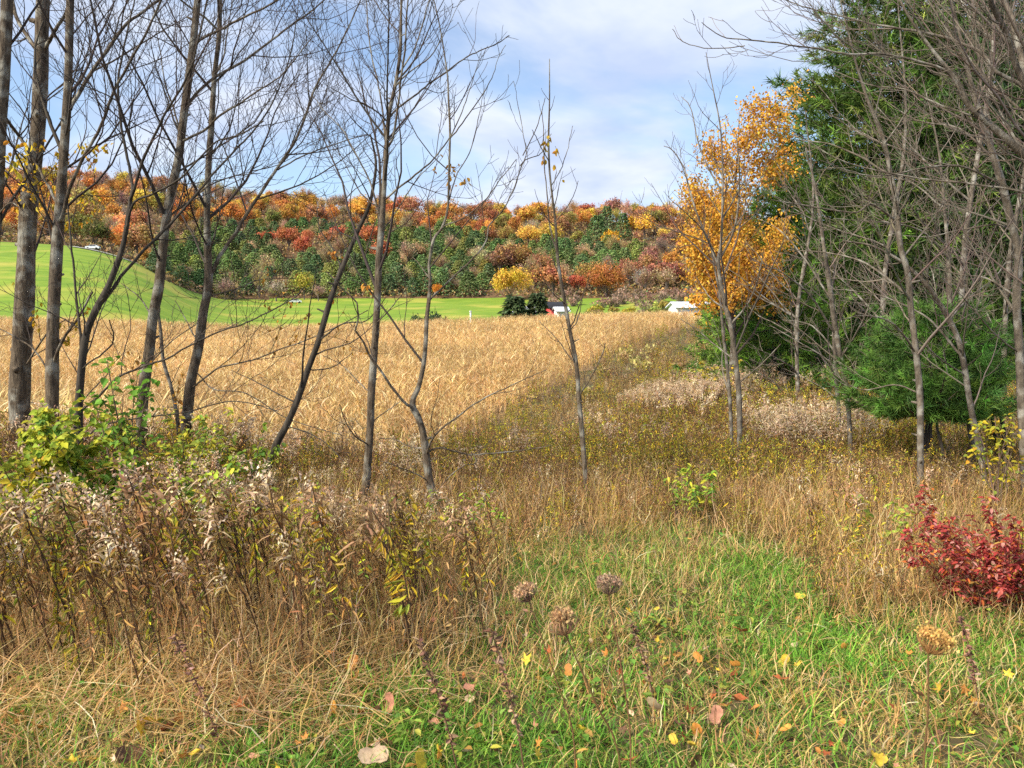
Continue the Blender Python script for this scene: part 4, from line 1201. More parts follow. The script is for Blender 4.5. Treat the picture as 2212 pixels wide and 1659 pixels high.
def pine(name, label, x, y, H, R0, z_clear, whorls, per, ln, wd, nn, step, cols, seed, prof=.8, rise=.15, trunk_r=.16, dead=0.0, jag=.3):
    global rng
    rng = np.random.default_rng(seed)
    root = empty(name, (x, y, float(h(x, y)) - .05)); tag(root, label, "pine tree")
    mb = MB(); zz = np.linspace(-.3, H * .985, 14)
    tubes(mb, np.column_stack([.03 * np.sin(zz), .03 * np.cos(zz * 1.3), zz]), trunk_r * (1 - np.linspace(0, .95, 14)) + .01, 9, (1, 1, 1))
    obj("trunk", mb.mesh("trunk", M_BARKD, True), root)
    BP, BR, TP_, TD = [], [], [], []
    for wi in range(whorls):
        f = (wi + rng.uniform(0, .6)) / whorls
        z = z_clear + (H - z_clear) * f
        for k in range(per):
            az = 2 * math.pi * (k + rng.uniform(-.3, .3)) / per + wi * 1.1
            Lb = (R0 * (1 - f) ** prof + .12 * R0 * (1 - f)) * rng.uniform(1 - jag, 1 + jag * .45) + .1
            n = 8; t = np.linspace(0, 1, n)
            r = Lb * t
            zb = z + rise * Lb * (t ** 1.5) - .10 * Lb * np.sin(t * 3.1)
            a = az + .15 * rng.normal() * t
            P = np.column_stack([np.cos(a) * r, np.sin(a) * r, zb])
            BP.append(P); BR.append(np.linspace(.012 + .008 * Lb, .004, n))
            m = max(3, int(Lb / step))
            for j in range(m):
                u = .18 + .82 * (j + rng.uniform(0, 1)) / m
                q = np.array([np.interp(u, t, P[:, c]) for c in range(3)])
                out = np.array([math.cos(az), math.sin(az), .25])
                sd = np.array([-math.sin(az), math.cos(az), 0.]) * rng.choice([-1, 1])
                ls = Lb * (1 - u) * .55 + step * .6
                ms = max(1, int(ls / step))
                for i in range(ms + 1):
                    TP_.append(q + (sd * .85 + out * .5) * ls * (i + .5) / (ms + 1) + rng.normal(0, .18, 3) * step)
                    TD.append(nrm(out * .8 + sd * .55 + np.array([0, 0, .35]) + rng.normal(0, .25, 3)))
    mb = MB(); tubes(mb, np.array(BP), np.array(BR), 4, (.12, .095, .075)); obj("branches", mb.mesh("branches", M_TWIG, True), root)["kind"] = "stuff"
    TP_, TD = np.array(TP_), np.array(TD)
    mb = MB(); needle_tufts(mb, TP_, TD, nn, ln, wd, pick(cols, len(TP_), .28)); obj("needles", mb.mesh("needles", M_NEEDLE), root)["kind"] = "stuff"
    return root


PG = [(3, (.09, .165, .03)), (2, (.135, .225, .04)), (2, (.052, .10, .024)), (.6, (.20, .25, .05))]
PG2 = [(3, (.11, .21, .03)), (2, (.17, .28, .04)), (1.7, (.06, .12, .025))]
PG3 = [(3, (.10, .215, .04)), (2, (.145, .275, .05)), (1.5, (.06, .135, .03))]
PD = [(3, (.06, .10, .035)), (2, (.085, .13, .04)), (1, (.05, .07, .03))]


def at(vx, d): return pX(vx * S, d)


pine("tall_pine", "tallest dark green pine behind the twigs, its tip above the frame", at(1905, 27), 27, 15.8, 6.3, 1.2, 42, 9, .38, .038, 20, .46, PG, 51, prof=.75)
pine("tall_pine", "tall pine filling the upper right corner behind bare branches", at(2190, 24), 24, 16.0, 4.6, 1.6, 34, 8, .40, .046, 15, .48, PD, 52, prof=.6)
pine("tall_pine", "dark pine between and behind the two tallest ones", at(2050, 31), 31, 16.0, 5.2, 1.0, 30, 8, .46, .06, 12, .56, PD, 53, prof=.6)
pine("young_pine", "bright green young pine below the golden maple, left of the tall pine", at(1675, 21), 21, 6.3, 1.9, .3, 22, 8, .25, .026, 22, .30, PG2, 54, prof=.62)
pine("young_pine", "low yellow-green young pine at the thicket's left foot", at(1585, 25), 25, 4.2, 1.35, .25, 15, 7, .25, .028, 22, .30, PG2, 55, prof=.6)
pine("small_pine", "small round soft-needled pine standing on bare lower stems", at(2015, 8.4), 8.4, 1.98, .82, .74, 12, 8, .125, .0078, 34, .105, PG3, 56, prof=.42, rise=.3, trunk_r=.045, jag=.22)


def leafy_tree(name, label, x, y, H, seed, cols, leaf, spread, nleaf, cat="tree", lean=0.0, trunk_r=.1, t_leaf=.3):
    global rng
    rng = np.random.default_rng(seed)
    z0 = float(h(x, y)); org = np.array([x, y, z0])
    root = empty(name, tuple(org)); tag(root, label, cat)
    zz = np.linspace(-.2, H, 16)
    P = np.column_stack([lean * (zz / H) ** 2 * H + .08 * np.sin(zz * 1.1), .1 * np.cos(zz * .8), zz]); R = trunk_r * (1 - .92 * np.linspace(0, 1, 16))
    mb = MB(); tubes(mb, P, R, 8, (1, 1, 1)); obj("trunk", mb.mesh("trunk", M_BARK, True), root)
    tw = Twigs()
    for i in range(22):
        j = int(3 + 11 * rng.uniform(0, 1)); az = i * 2.4 + rng.normal(0, .3)
        d0 = nrm(np.array([math.cos(az) * .75, math.sin(az) * .75, .8])); Lb = spread * rng.uniform(.6, 1.1) * (1 - .45 * (j - 3) / 11)
        q = [P[j]]
        for k in range(NS - 1):
            d0 = nrm(d0 + np.array([0, 0, .07]) + rng.normal(0, .1, 3)); q.append(q[-1] + d0 * Lb / (NS - 1))
        q = np.array(q); r = np.linspace(R[j] * .45, .006, NS); tw.add(q, r, 1)
        grow(tw, q, r, 2, 3, 2.6, .5, .7, .05, .12, .2, .004)
    tw.build("twigs", root, (.10, .08, .065))
    PP = np.stack(tw.P)[:, 2:, :].reshape(-1, 3)
    PP = PP[PP[:, 2] > H * t_leaf]
    pos = PP[rng.integers(0, len(PP), nleaf)] + rng.normal(0, .16, (nleaf, 3))
    mb = MB(); leaves(mb, pos, rng.normal(size=(nleaf, 3)), rng.normal(0, .7, (nleaf, 3)) + np.array([0, 0, -.7]), rng.uniform(.6, 1.25, nleaf) * leaf, rng.uniform(.5, .9, nleaf) * leaf, pick(cols, nleaf, .18), 'oval')
    obj("leaves", mb.mesh("leaves", M_LEAF), root)["kind"] = "stuff"
    return root


GOLD = [(3, (.72, .37, .05)), (2, (.70, .44, .07)), (1, (.60, .27, .05)), (.6, (.45, .22, .06))]
leafy_tree("golden_maple", "golden-orange maple glowing against the sky left of the tall pine", at(1578, 19.5), 19.5, 7.4, 61, GOLD, .072, 3.1, 22000, trunk_r=.09, t_leaf=.36)
leafy_tree("golden_maple", "smaller orange maple low behind the vase-shaped bare tree", at(1545, 36), 36, 6.0, 62, [(2, (.66, .3, .04)), (1, (.6, .24, .05))], .2, 1.9, 2600, trunk_r=.1, t_leaf=.15)

# ------------------------------------------------------------------ ground cover
rng = np.random.default_rng(99)
GREENS = [(3, (.145, .29, .03)), (2, (.22, .38, .045)), (2, (.09, .19, .028)), (1.2, (.34, .38, .07))]
STRAWS = [(3, (.60, .40, .155)), (2, (.70, .51, .23)), (2, (.47, .28, .09)), (1, (.42, .36, .09)), (.6, (.78, .62, .35))]
BROWNS = [(3, (.46, .27, .09)), (2, (.57, .37, .14)), (1.2, (.29, .155, .06)), (1, (.62, .42, .16)), (1.2, (.44, .36, .07))]
STEMS = [(2, (.16, .09, .05)), (1, (.26, .15, .08)), (.8, (.10, .06, .04))]
PLUME = [(3, (.66, .50, .33)), (2, (.55, .39, .23)), (1, (.78, .65, .48))]
YLEAF = [(3, (.60, .48, .04)), (2, (.42, .40, .045)), (1, (.60, .36, .04)), (2, (.26, .32, .05))]
GLEAF = [(3, (.22, .34, .04)), (3, (.36, .44, .05)), (1.5, (.12, .23, .04)), (1.5, (.55, .50, .05))]
CORNC = [(3, (.70, .46, .19)), (2, (.78, .56, .27)), (2, (.61, .38, .145)), (.5, (.43, .25, .10)), (.7, (.84, .66, .38))]


def grass_proto(n=34, R=.07, h0=.07, h1=.19, cols=GREENS, w=.0055, straw=.25):
    mb = MB()
    a = rng.uniform(0, 6.28, n); r = R * np.sqrt(rng.uniform(0, 1, n))
    base = np.stack([np.cos(a) * r, np.sin(a) * r, np.full(n, -.01)], -1)
    blades(mb, base, rng.uniform(h0, h1, n), rng.uniform(.6, 1.2, n) * w, a + rng.normal(0, .9, n), np.abs(rng.normal(.15, .25, n)), rng.uniform(.3, 1.7, n), pick(cols, n, .18), 4)
    m = int(n * straw)
    if m:
        a = rng.uniform(0, 6.28, m); base = np.stack([np.cos(a) * R, np.sin(a) * R, np.full(m, .0)], -1)
        blades(mb, base, rng.uniform(h0, h1 * 1.4, m), np.full(m, w * .7), rng.uniform(0, 6.28, m), rng.uniform(.2, .9, m), rng.uniform(.5, 2.4, m), pick(STRAWS, m, .18), 5)
    return mb


def straw_proto(n=26, R=.09, h0=.12, h1=.36, cols=STRAWS, w=.0042, bend=(.6, 2.9)):
    mb = MB()
    a = rng.uniform(0, 6.28, n); r = R * np.sqrt(rng.uniform(0, 1, n))
    base = np.stack([np.cos(a) * r, np.sin(a) * r, np.full(n, -.01)], -1)
    blades(mb, base, rng.uniform(h0, h1, n), rng.uniform(.6, 1.3, n) * w, rng.uniform(0, 6.28, n), rng.uniform(.0, .8, n), rng.uniform(*bend, n), pick(cols, n, .2), 7)
    return mb


def plume_into(mb, top, az, nb, cols):
    """arching one-sided seed plume: curved ribbons with a little fluff"""
    a = az + rng.normal(0, 1.1, nb)
    base = np.tile(top, (nb, 1)) + np.stack([np.zeros(nb), np.zeros(nb), rng.uniform(-.13, .0, nb)], -1)
    blades(mb, base, rng.uniform(.07, .15, nb), rng.uniform(.009, .019, nb), a, rng.uniform(.15, .7, nb), rng.uniform(1.2, 2.4, nb), pick(cols, nb, .14), 4)
    m = nb * 4
    k = rng.integers(0, nb, m); r = rng.uniform(.02, .09, m)
    q = base[k] + np.stack([np.cos(a[k]) * r, np.sin(a[k]) * r, .05 + .5 * r - 4.0 * r * r], -1) + rng.normal(0, .008, (m, 3))
    leaves(mb, q, rng.normal(size=(m, 3)), rng.normal(0, .6, (m, 3)) + np.array([0, 0, .5]), rng.uniform(.012, .026, m), rng.uniform(.008, .016, m), pick(cols, m, .15), 'diamond')


def stalk_into(mb, base, H, lean, az, stemcol, leafcols, nleaf, leaf=.07, plume=0, plumecol=None, r=.0028, leaf_t0=.2, drop=True, branches=0):
    """one dry weed stalk: stem, drooping leaves, optional arching plume"""
    n = 7; t = np.linspace(0, 1, n)
    wob = np.cumsum(rng.normal(0, .012, (n, 2)), 0)
    P = np.column_stack([base[0] + math.cos(az) * lean * H * t ** 1.3 + wob[:, 0], base[1] + math.sin(az) * lean * H * t ** 1.3 + wob[:, 1], base[2] + H * t])
    tubes(mb, P, np.linspace(r, r * .5, n), 4, stemcol)
    if nleaf:
        u = leaf_t0 + (1 - leaf_t0) * rng.uniform(0, 1, nleaf)
        q = np.stack([np.interp(u, t, P[:, c]) for c in range(3)], -1)
        a = rng.uniform(0, 6.28, nleaf)
        up = np.stack([np.cos(a), np.sin(a), rng.uniform(-1.2, .2, nleaf) if drop else rng.uniform(-.2, .7, nleaf)], -1)
        leaves(mb, q, np.stack([np.cos(a) * .3, np.sin(a) * .3, np.ones(nleaf)], -1) + rng.normal(0, .5, (nleaf, 3)), up, rng.uniform(.5, 1.2, nleaf) * leaf, rng.uniform(.13, .26, nleaf) * leaf, pick(leafcols, nleaf, .2), 'oval', fold=.5)
    for b in range(branches):
        u = rng.uniform(.45, .9); q = np.array([np.interp(u, t, P[:, c]) for c in range(3)]); a = rng.uniform(0, 6.28)
        e = q + np.array([math.cos(a) * .10, math.sin(a) * .10, .14]) * rng.uniform(.5, 1.2)
        tubes(mb, np.linspace(q, e, 3), np.array([r * .6, r * .5, r * .35]), 3, stemcol)
    if plume:
        plume_into(mb, P[-1], az, plume, plumecol or PLUME)
    return P


def weed_proto(k=6, R=.22, H=(.34, .76), plume_p=.2, leafcols=BROWNS, nleaf=9, straw=26, leaf=.055, plumecol=None, pl=8, yl=0):
    mb = MB()
    for i in range(k):
        a = rng.uniform(0, 6.28); r = R * math.sqrt(rng.uniform(0, 1))
        stalk_into(mb, (math.cos(a) * r, math.sin(a) * r, -.02), rng.uniform(*H), abs(rng.normal(.12, .12)), rng.uniform(0, 6.28), pick(STEMS, 1, .15)[0], leafcols, nleaf, leaf, pl if rng.uniform() < plume_p else 0, plumecol, branches=2)
    if straw:
        a = rng.uniform(0, 6.28, straw); r = R * np.sqrt(rng.uniform(0, 1, straw))
        base = np.stack([np.cos(a) * r, np.sin(a) * r, np.full(straw, -.02)], -1)
        blades(mb, base, rng.uniform(.15, .5, straw), rng.uniform(.003, .0055, straw), rng.uniform(0, 6.28, straw), rng.uniform(0, .5, straw), rng.uniform(.2, 2.2, straw), pick(STRAWS, straw, .2), 5)
    return mb


def corn_proto():
    mb = MB(); H = rng.uniform(1.15, 1.45)
    P = np.column_stack([np.linspace(0, rng.normal(0, .08), 5), np.linspace(0, rng.normal(0, .08), 5), np.linspace(-.1, H, 5)])
    tubes(mb, P, np.linspace(.014, .006, 5), 4, pick(CORNC, 1)[0])
    n = 14; z = np.linspace(.3, H * .97, n); a = np.arange(n) * math.pi + rng.normal(0, .55, n)
    base = np.stack([np.interp(z, P[:, 2], P[:, 0]), np.interp(z, P[:, 2], P[:, 1]), z], -1)
    blades(mb, base, rng.uniform(.35, .7, n), rng.uniform(.019, .034, n), a, rng.uniform(.1, .5, n), rng.uniform(.7, 2.5, n), pick(CORNC, n, .16), 5)
    m = 6; a = rng.uniform(0, 6.28, m)
    blades(mb, np.tile(P[-1], (m, 1)), rng.uniform(.16, .26, m), np.full(m, .012), a, rng.uniform(.1, .5, m), rng.uniform(.1, .8, m), pick(CORNC, m, .12), 2)
    return mb


def make_protos(name, mbs, mat):
    c = bpy.data.collections.new(name + "_kinds")
    for mb in mbs:
        o = bpy.data.objects.new(name, mb.mesh(name, mat)); c.objects.link(o)
    return c


def scatter(name, coll, nk, X, Y, sc, label, cat, tilt=.12, zoff=0.0, mat=None, kind="stuff", idx=None):
    n = len(X)
    me = bpy.data.meshes.new(name)
    me.vertices.add(n)
    me.vertices.foreach_set("co", np.stack([X, Y, h(X, Y) + zoff], -1).astype(np.float32).ravel())
    rot = np.stack([rng.normal(0, tilt, n), rng.normal(0, tilt, n), rng.uniform(0, 6.28, n)], -1).astype(np.float32)
    me.attributes.new("rot", 'FLOAT_VECTOR', 'POINT').data.foreach_set("vector", rot.ravel())
    me.attributes.new("scl", 'FLOAT', 'POINT').data.foreach_set("value", np.asarray(sc, np.float32))
    me.attributes.new("pick", 'INT', 'POINT').data.foreach_set("value", (rng.integers(0, nk, n) if idx is None else idx).astype(np.int32))
    o = obj(name, me)
    g = bpy.data.node_groups.new(name + "_nodes", 'GeometryNodeTree')
    g.interface.new_socket("Geometry", in_out='INPUT', socket_type='NodeSocketGeometry')
    g.interface.new_socket("Geometry", in_out='OUTPUT', socket_type='NodeSocketGeometry')
    gi, go = N(g, "NodeGroupInput"), N(g, "NodeGroupOutput")
    ci = N(g, "GeometryNodeCollectionInfo"); ci.inputs["Collection"].default_value = coll; ci.inputs["Separate Children"].default_value = True; ci.inputs["Reset Children"].default_value = True
    ip = N(g, "GeometryNodeInstanceOnPoints"); ip.inputs["Pick Instance"].default_value = True
    def attr(nm, ty):
        a = N(g, "GeometryNodeInputNamedAttribute", data_type=ty); a.inputs["Name"].default_value = nm; return a.outputs["Attribute"]
    er = N(g, "FunctionNodeEulerToRotation")
    L(g, gi.outputs[0], ip.inputs["Points"]); L(g, ci.outputs[0], ip.inputs["Instance"])
    L(g, attr("pick", 'INT'), ip.inputs["Instance Index"])
    L(g, attr("rot", 'FLOAT_VECTOR'), er.inputs[0]); L(g, er.outputs[0], ip.inputs["Rotation"])
    L(g, attr("scl", 'FLOAT'), ip.inputs["Scale"]); L(g, ip.outputs[0], go.inputs[0])
    mod = o.modifiers.new("scatter", 'NODES'); mod.node_group = g
    return tag(o, label, cat, kind=kind)


def sample(n, y0, y1, margin=1.10, power=1.0, pmin=None, pmax=None):
    """n points over the view's ground between two depths, even per area (power 1)"""
    u = rng.uniform(0, 1, n)
    if power == 1.0: y = np.sqrt(y0 ** 2 + u * (y1 ** 2 - y0 ** 2))
    else: y = y0 * (y1 / y0) ** u
    if pmin is None:      # the strip beside the view is sown too, thinner
        inner = .665 * y * margin + .3
        m = int(n * .45); y2 = np.sqrt(y0 ** 2 + rng.uniform(0, 1, m) * (y1 ** 2 - y0 ** 2))
        x2 = rng.choice([-1, 1], m) * (.665 * y2 * margin + .3 + rng.uniform(0, 1, m) * 2.2)
        k2 = rng.uniform(0, 1, m) < 1.0 * 2.2 / (.665 * y2 * margin + .3)
        x = np.concatenate([rng.uniform(-1, 1, n) * inner, x2[k2]]); y = np.concatenate([y, y2[k2]])
    else: x = (rng.uniform(pmin, pmax, n) - 512) / F_PX * y
    return x, y


def wn2(x, y, f, s=0.0):
    return .5 + .25 * (np.sin(x * f + 1.7 * np.sin(y * f * .7 + s)) + np.sin(y * f * 1.2 + 1.3 * np.sin(x * f * .8 + 2 * s + 1)))


def cols_of(x, y): return 512 + F_PX * x / np.maximum(y, .5)


def left_weeds(x, y):
    p = cols_of(x, y) + 26 * np.sin(y * 3.1) * np.sin(x * 2.3)
    return sstep(2.65, 3.5, y + .18 * np.sin(x * 4)) * (1 - sstep(400 + (y - 3.4) * 30, 540 + (y - 3.4) * 30, p))


def right_weeds(x, y):
    p = cols_of(x, y) + 30 * np.sin(y * 2.7 + 1) * np.sin(x * 2.9)
    return sstep(3.5, 4.2, y) * sstep(-50, 50, p - (850 - (y - 4) * 75))


def back_weeds(x, y): return sstep(5.2, 6.5, y + .25 * np.sin(x * 1.6))


def weed_mask(x, y): return np.clip(left_weeds(x, y) + right_weeds(x, y) + back_weeds(x, y), 0, 1)


def keep(mask, *arrs):
    k = rng.uniform(0, 1, len(mask)) < mask
    return [a[k] for a in arrs]


# --- corn
cc = make_protos("corn_plant", [corn_proto() for _ in range(7)], M_CORN)
x, y = sample(60000, 12.3, 98, 1.06)
k = in_corn(x, y); x, y = x[k], y[k]
pr = np.clip(1.25 - .009 * y, .42, 1); x, y = keep(pr, x, y)
edge = np.interp(np.interp(y, CB_D, CB_X) - x, [-.4, 3.0], [.55, 1.0])
scatter("corn_stand", cc, 7, x, y, edge * rng.uniform(.85, 1.12, len(x)) * np.interp(y, [12, 60, 98], [1, 1.1, 1.15]), "dense dry tan corn standing across the middle of the valley", "corn", .08)

# --- how tall the weeds stand over the ground, by place
def weed_h(x, y):
    p = cols_of(x, y)
    left = 1 - sstep(150, 330, p)
    t = np.interp(y, [2.8, 3.3, 4.0, 4.8, 6.2, 8, 14, 30, 75], [.42, .62, .52, .30, .28, .42, .66, .85, 1.1])
    t = t + left * np.interp(y, [3.2, 4.0, 5, 6.5, 8, 12], [.0, .03, .06, .16, .2, .1])
    return t * np.where((right_weeds(x, y) > .5) & (y < 6.2), .8, 1)


def clumped(n, per, R, y0, y1, mask, **kw):
    """n clump centres kept by mask(x, y), each with per blades around it"""
    x, y = sample(n, y0, y1, **kw)
    x, y = keep(np.clip(mask(x, y), 0, 1), x, y)
    m = len(x) * per
    a = rng.uniform(0, 6.28, m); r = R * np.sqrt(rng.uniform(0, 1, m)) * rng.uniform(.5, 1.6, m)
    X = np.repeat(x, per) + np.cos(a) * r; Y = np.repeat(y, per) + np.sin(a) * r
    return X, Y, a, np.repeat(rng.uniform(0, 1, len(x)), per)


def strawiness(x, y):
    """where the clearing is matted with dead grass rather than green (0..1)"""
    p = cols_of(x, y)
    tongue = 1.1 * np.exp(-((p - 640 - 40 * np.sin(y * 2)) / 75) ** 2) * sstep(3.4, 3.9, y) * (1 - sstep(4.9, 5.4, y))
    return np.clip(.04 + .8 * sstep(.42, .72, wn2(x, y, 2.1, 1.9)) * .8 + .7 * tongue + .38 * sstep(820, 960, p) * sstep(2.4, 3.0, y), 0, 1)


# --- green grass in the foreground: single blades
gm = lambda x, y: (1 - .95 * weed_mask(x, y)) * (.95 - .45 * strawiness(x, y))
X, Y, A, K = clumped(19000, 13, .055, 1.65, 6.8, gm)
n = len(X)
base = np.stack([X, Y, h(X, Y) - .008], -1)
cl = pick(GREENS, n, .16) * (.75 + .5 * K)[:, None]
st = rng.uniform(0, 1, n) < .10 + .42 * strawiness(X, Y)
cl[st] = pick(STRAWS, int(st.sum()), .18)
mb = MB()
blades(mb, base, rng.uniform(.045, .15, n) * (.75 + .5 * K), rng.uniform(.0036, .0068, n), A + rng.normal(0, .8, n), np.abs(rng.normal(.35, .3, n)), rng.uniform(.3, 1.9, n), cl, 3)
tag(obj("grass", mb.mesh("grass", M_GRASS)), "short green grass in the foreground clearing", "grass", kind="stuff")

# --- dry straw: curled dead blades lying through the clearing, taller ones in the meadow
sm = lambda x, y: .06 + .46 * strawiness(x, y) * (1 - weed_mask(x, y)) + np.where(y > 5.4, .5, .74) * weed_mask(x, y)
X, Y, A, K = clumped(7200, 8, .07, 1.65, 7.0, sm)
n = len(X)
mb = MB()
wm = weed_mask(X, Y)
blades(mb, np.stack([X, Y, h(X, Y) + rng.uniform(-.01, .06, n)], -1), rng.uniform(.08, .24, n) * (1 + 1.0 * wm), rng.uniform(.0028, .0055, n), rng.uniform(0, 6.28, n), rng.uniform(.4, 1.5, n) * (1 - .5 * wm), rng.choice([-1, 1], n) * rng.uniform(.4, 3.2, n) * (1 - .2 * wm), pick(STRAWS, n, .2), 5)
X, Y, A, K = clumped(3500, 8, .12, 7.0, 30, lambda x, y: (~in_corn(x, y)) * 1.0, pmin=400, pmax=1260, power=0)
n = len(X)
blades(mb, np.stack([X, Y, h(X, Y) - .01], -1), rng.uniform(.2, .5, n), rng.uniform(.005, .008, n) * np.interp(Y, [7, 30], [.8, 2.0]), rng.uniform(0, 6.28, n), rng.uniform(.0, .6, n), rng.uniform(.2, 2.0, n), pick(STRAWS, n, .2), 4)
X, Y, A, K = clumped(1400, 9, .1, 6.4, 12.6, lambda x, y: np.ones_like(x), pmin=-180, pmax=430)
n = len(X)
blades(mb, np.stack([X, Y, h(X, Y) - .01], -1), rng.uniform(.2, .45, n), rng.uniform(.004, .007, n), rng.uniform(0, 6.28, n), rng.uniform(.0, .6, n), rng.uniform(.2, 2.2, n), pick(STRAWS, n, .2), 4)
X, Y, A, K = clumped(1500, 9, .12, 2.4, 3.8, lambda x, y: (1 - sstep(300, 520, cols_of(x, y))) * np.exp(-((y - 3.0) / .3) ** 2))
n = len(X)
blades(mb, np.stack([X, Y, h(X, Y) + rng.uniform(.0, .07, n)], -1), rng.uniform(.2, .5, n), rng.uniform(.003, .0055, n), rng.uniform(0, 6.28, n), rng.uniform(.7, 1.5, n), rng.uniform(.1, 1.6, n), pick(STRAWS, n, .2), 4)
tag(obj("dry_grass", mb.mesh("dry_grass", M_STRAW)), "tangled dry straw-coloured grass through the clearing and meadow", "dry grass", kind="stuff")

X, Y, A, K = clumped(1500, 6, .035, 1.7, 6.2, lambda x, y: (1 - .9 * weed_mask(x, y)) * sstep(.35, .65, wn2(x, y, 3.1, 2.6)))
n = len(X)
mb = MB()
leaves(mb, np.stack([X, Y, h(X, Y) + rng.uniform(.02, .08, n)], -1), np.stack([np.cos(A) * .3, np.sin(A) * .3, np.ones(n)], -1) + rng.normal(0, .3, (n, 3)), np.stack([np.cos(A), np.sin(A), rng.uniform(-.2, .5, n)], -1), rng.uniform(.02, .05, n), rng.uniform(.012, .028, n), pick([(3, (.12, .24, .04)), (2, (.20, .30, .05)), (1, (.34, .36, .06)), (.5, (.45, .25, .07))], n, .2), 'oval')
tag(obj("ground_plants", mb.mesh("ground_plants", M_LEAF)), "small broad-leaved plants growing low in the turf", "ground cover", kind="stuff")

# --- brown weeds
wp = make_protos("weed_patch", [weed_proto(plume_p=.12, pl=6) for _ in range(5)] + [weed_proto(plume_p=0, leafcols=YLEAF, nleaf=20) for _ in range(2)], M_WEED)
x, y = sample(3100, 2.9, 8.2)
x, y = keep(np.clip(left_weeds(x, y) * np.interp(y, [3.0, 4.4, 5.2], [.10, .16, .45]) + right_weeds(x, y) * .4 + back_weeds(x, y) * .65, 0, 1), x, y)
x2, y2 = sample(5600, 8, 75, pmin=380, pmax=1260, power=0)
k = ~in_corn(x2, y2); x2, y2 = x2[k], y2[k]
x3, y3 = sample(450, 8, 12.6, pmin=-180, pmax=400)
x = np.concatenate([x, x2, x3]); y = np.concatenate([y, y2, y3])
s = rng.uniform(.7, 1.2, len(x)) * weed_h(x, y) / .62
yp = np.clip(.5 * sstep(.45, .72, wn2(x, y, 1.3, 5.0)) + .14, 0, 1)
idx = np.where(rng.uniform(0, 1, len(x)) < yp, rng.integers(5, 7, len(x)), rng.integers(0, 5, len(x)))
scatter("brown_weeds", wp, 7, x, y, s, "brown tangled weeds and dead flower stalks across the meadow", "weeds", .12, idx=idx)

# --- pale goldenrod plumes
pp = make_protos("goldenrod_patch", [weed_proto(k=6, R=.22, H=(.5, .76), plume_p=.95, pl=9, straw=6, nleaf=10) for _ in range(5)], M_WEED)
x, y = sample(1500, 8.5, 22, pmin=520, pmax=880)
bm = sstep(.45, .72, wn2(x, y, .55, 3.0)) * sstep(0, 60, cols_of(x, y) - (760 - (y - 8) * 12))
bm = np.clip(bm, .035, 1) * .7
k = ~in_corn(x, y); x, y = keep(bm * k, x, y)
x2, y2 = sample(420, 4.7, 8.4, pmin=-30, pmax=480)
x2, y2 = keep(.30 * sstep(.3, .7, wn2(x2, y2, 2.2, .7)) * sstep(4.7, 5.6, y2), x2, y2)
x = np.concatenate([x, x2]); y = np.concatenate([y, y2])
scatter("goldenrod", pp, 5, x, y, rng.uniform(.8, 1.15, len(x)) * (weed_h(x, y) + .08) / .62, "pale fluffy seeded goldenrod in drifts over the meadow", "goldenrod", .1)


# --- leafy shrubs
def shrub(name, label, x, y, W, H, stems, nleaf, cols, ln, wd, seed, z0=0.0, cat="shrub", shape='oval', lean=(0, 0), stemcol=(.16, .11, .08), t0=.25, up=(0, 0, .1)):
    global rng
    rng = np.random.default_rng(seed)
    root = empty(name, (x, y, float(h(x, y)))); tag(root, label, cat)
    tw = Twigs()
    for i in range(stems):
        a = rng.uniform(0, 6.28); e = np.array([math.cos(a) * W * rng.uniform(.2, 1) + lean[0], math.sin(a) * W * rng.uniform(.2, 1) + lean[1], H * rng.uniform(.6, 1.05)])
        b = np.array([e[0] * .15, e[1] * .15, -.05])
        t = np.linspace(0, 1, NS)[:, None]
        P = b + (e - b) * np.column_stack([t ** 1.25, t ** 1.25, t ** .85]) + np.cumsum(rng.normal(0, .012, (NS, 3)), 0)
        R = np.linspace(.008, .002, NS) * (H ** .4); tw.add(P, R, 1)
        grow(tw, P, R, 2, 2, 6.0, .5, .8, .06, .14, .25, .0015)
    tw.build("stems", root, stemcol)
    pts = np.stack(tw.P)
    pts = pts[:, 2:, :].reshape(-1, 3); pts = pts[pts[:, 2] > H * t0]
    pos = pts[rng.integers(0, len(pts), nleaf)] + rng.normal(0, .012, (nleaf, 3))
    a = rng.uniform(0, 6.28, nleaf)
    dr = np.stack([np.cos(a), np.sin(a), rng.uniform(-.7, .3, nleaf)], -1)
    mb = MB(); leaves(mb, pos, np.stack([np.cos(a) * .25, np.sin(a) * .25 - .35, np.ones(nleaf)], -1) + rng.normal(0, .35, (nleaf, 3)), dr, rng.uniform(.6, 1.2, nleaf) * ln, rng.uniform(.65, 1.1, nleaf) * wd, pick(cols, nleaf, .15), shape)
    obj("leaves", mb.mesh("leaves", M_LEAF), root)["kind"] = "stuff"
    return root


shrub("leafy_shrub", "yellow-green leafy shrub at the left edge below the thick trunk", at(62, 5.2), 5.2, .50, 1.0, 24, 2000, [(3, (.40, .46, .05)), (2, (.55, .52, .05)), (2, (.25, .36, .045))], .062, .048, 71, t0=.08)
shrub("leafy_shrub", "darker green leafy shrub around the dark many-stemmed tree's foot", at(205, 5.1), 5.1, .36, .85, 17, 1250, GLEAF, .062, .048, 72, t0=.08)
shrub("climbing_vine", "sparse green vine climbing before the corn left of the lichen-grey trunk", at(262, 6.2), 6.2, .24, 1.3, 9, 220, [(3, (.16, .33, .04)), (1, (.3, .42, .05))], .075, .055, 73, t0=.35)
shrub("leafy_shrub", "yellowing shrub at the foot of the forked lichen-spotted trunk", at(395, 6.2), 6.2, .5, .82, 14, 800, [(2, (.50, .44, .05)), (2, (.30, .36, .05)), (1, (.2, .3, .05))], .05, .03, 74)
shrub("leafy_shrub", "low green shrub amid goldenrod at left centre", at(440, 4.75), 4.75, .42, .62, 16, 1100, GLEAF, .055, .036, 75, t0=.12)
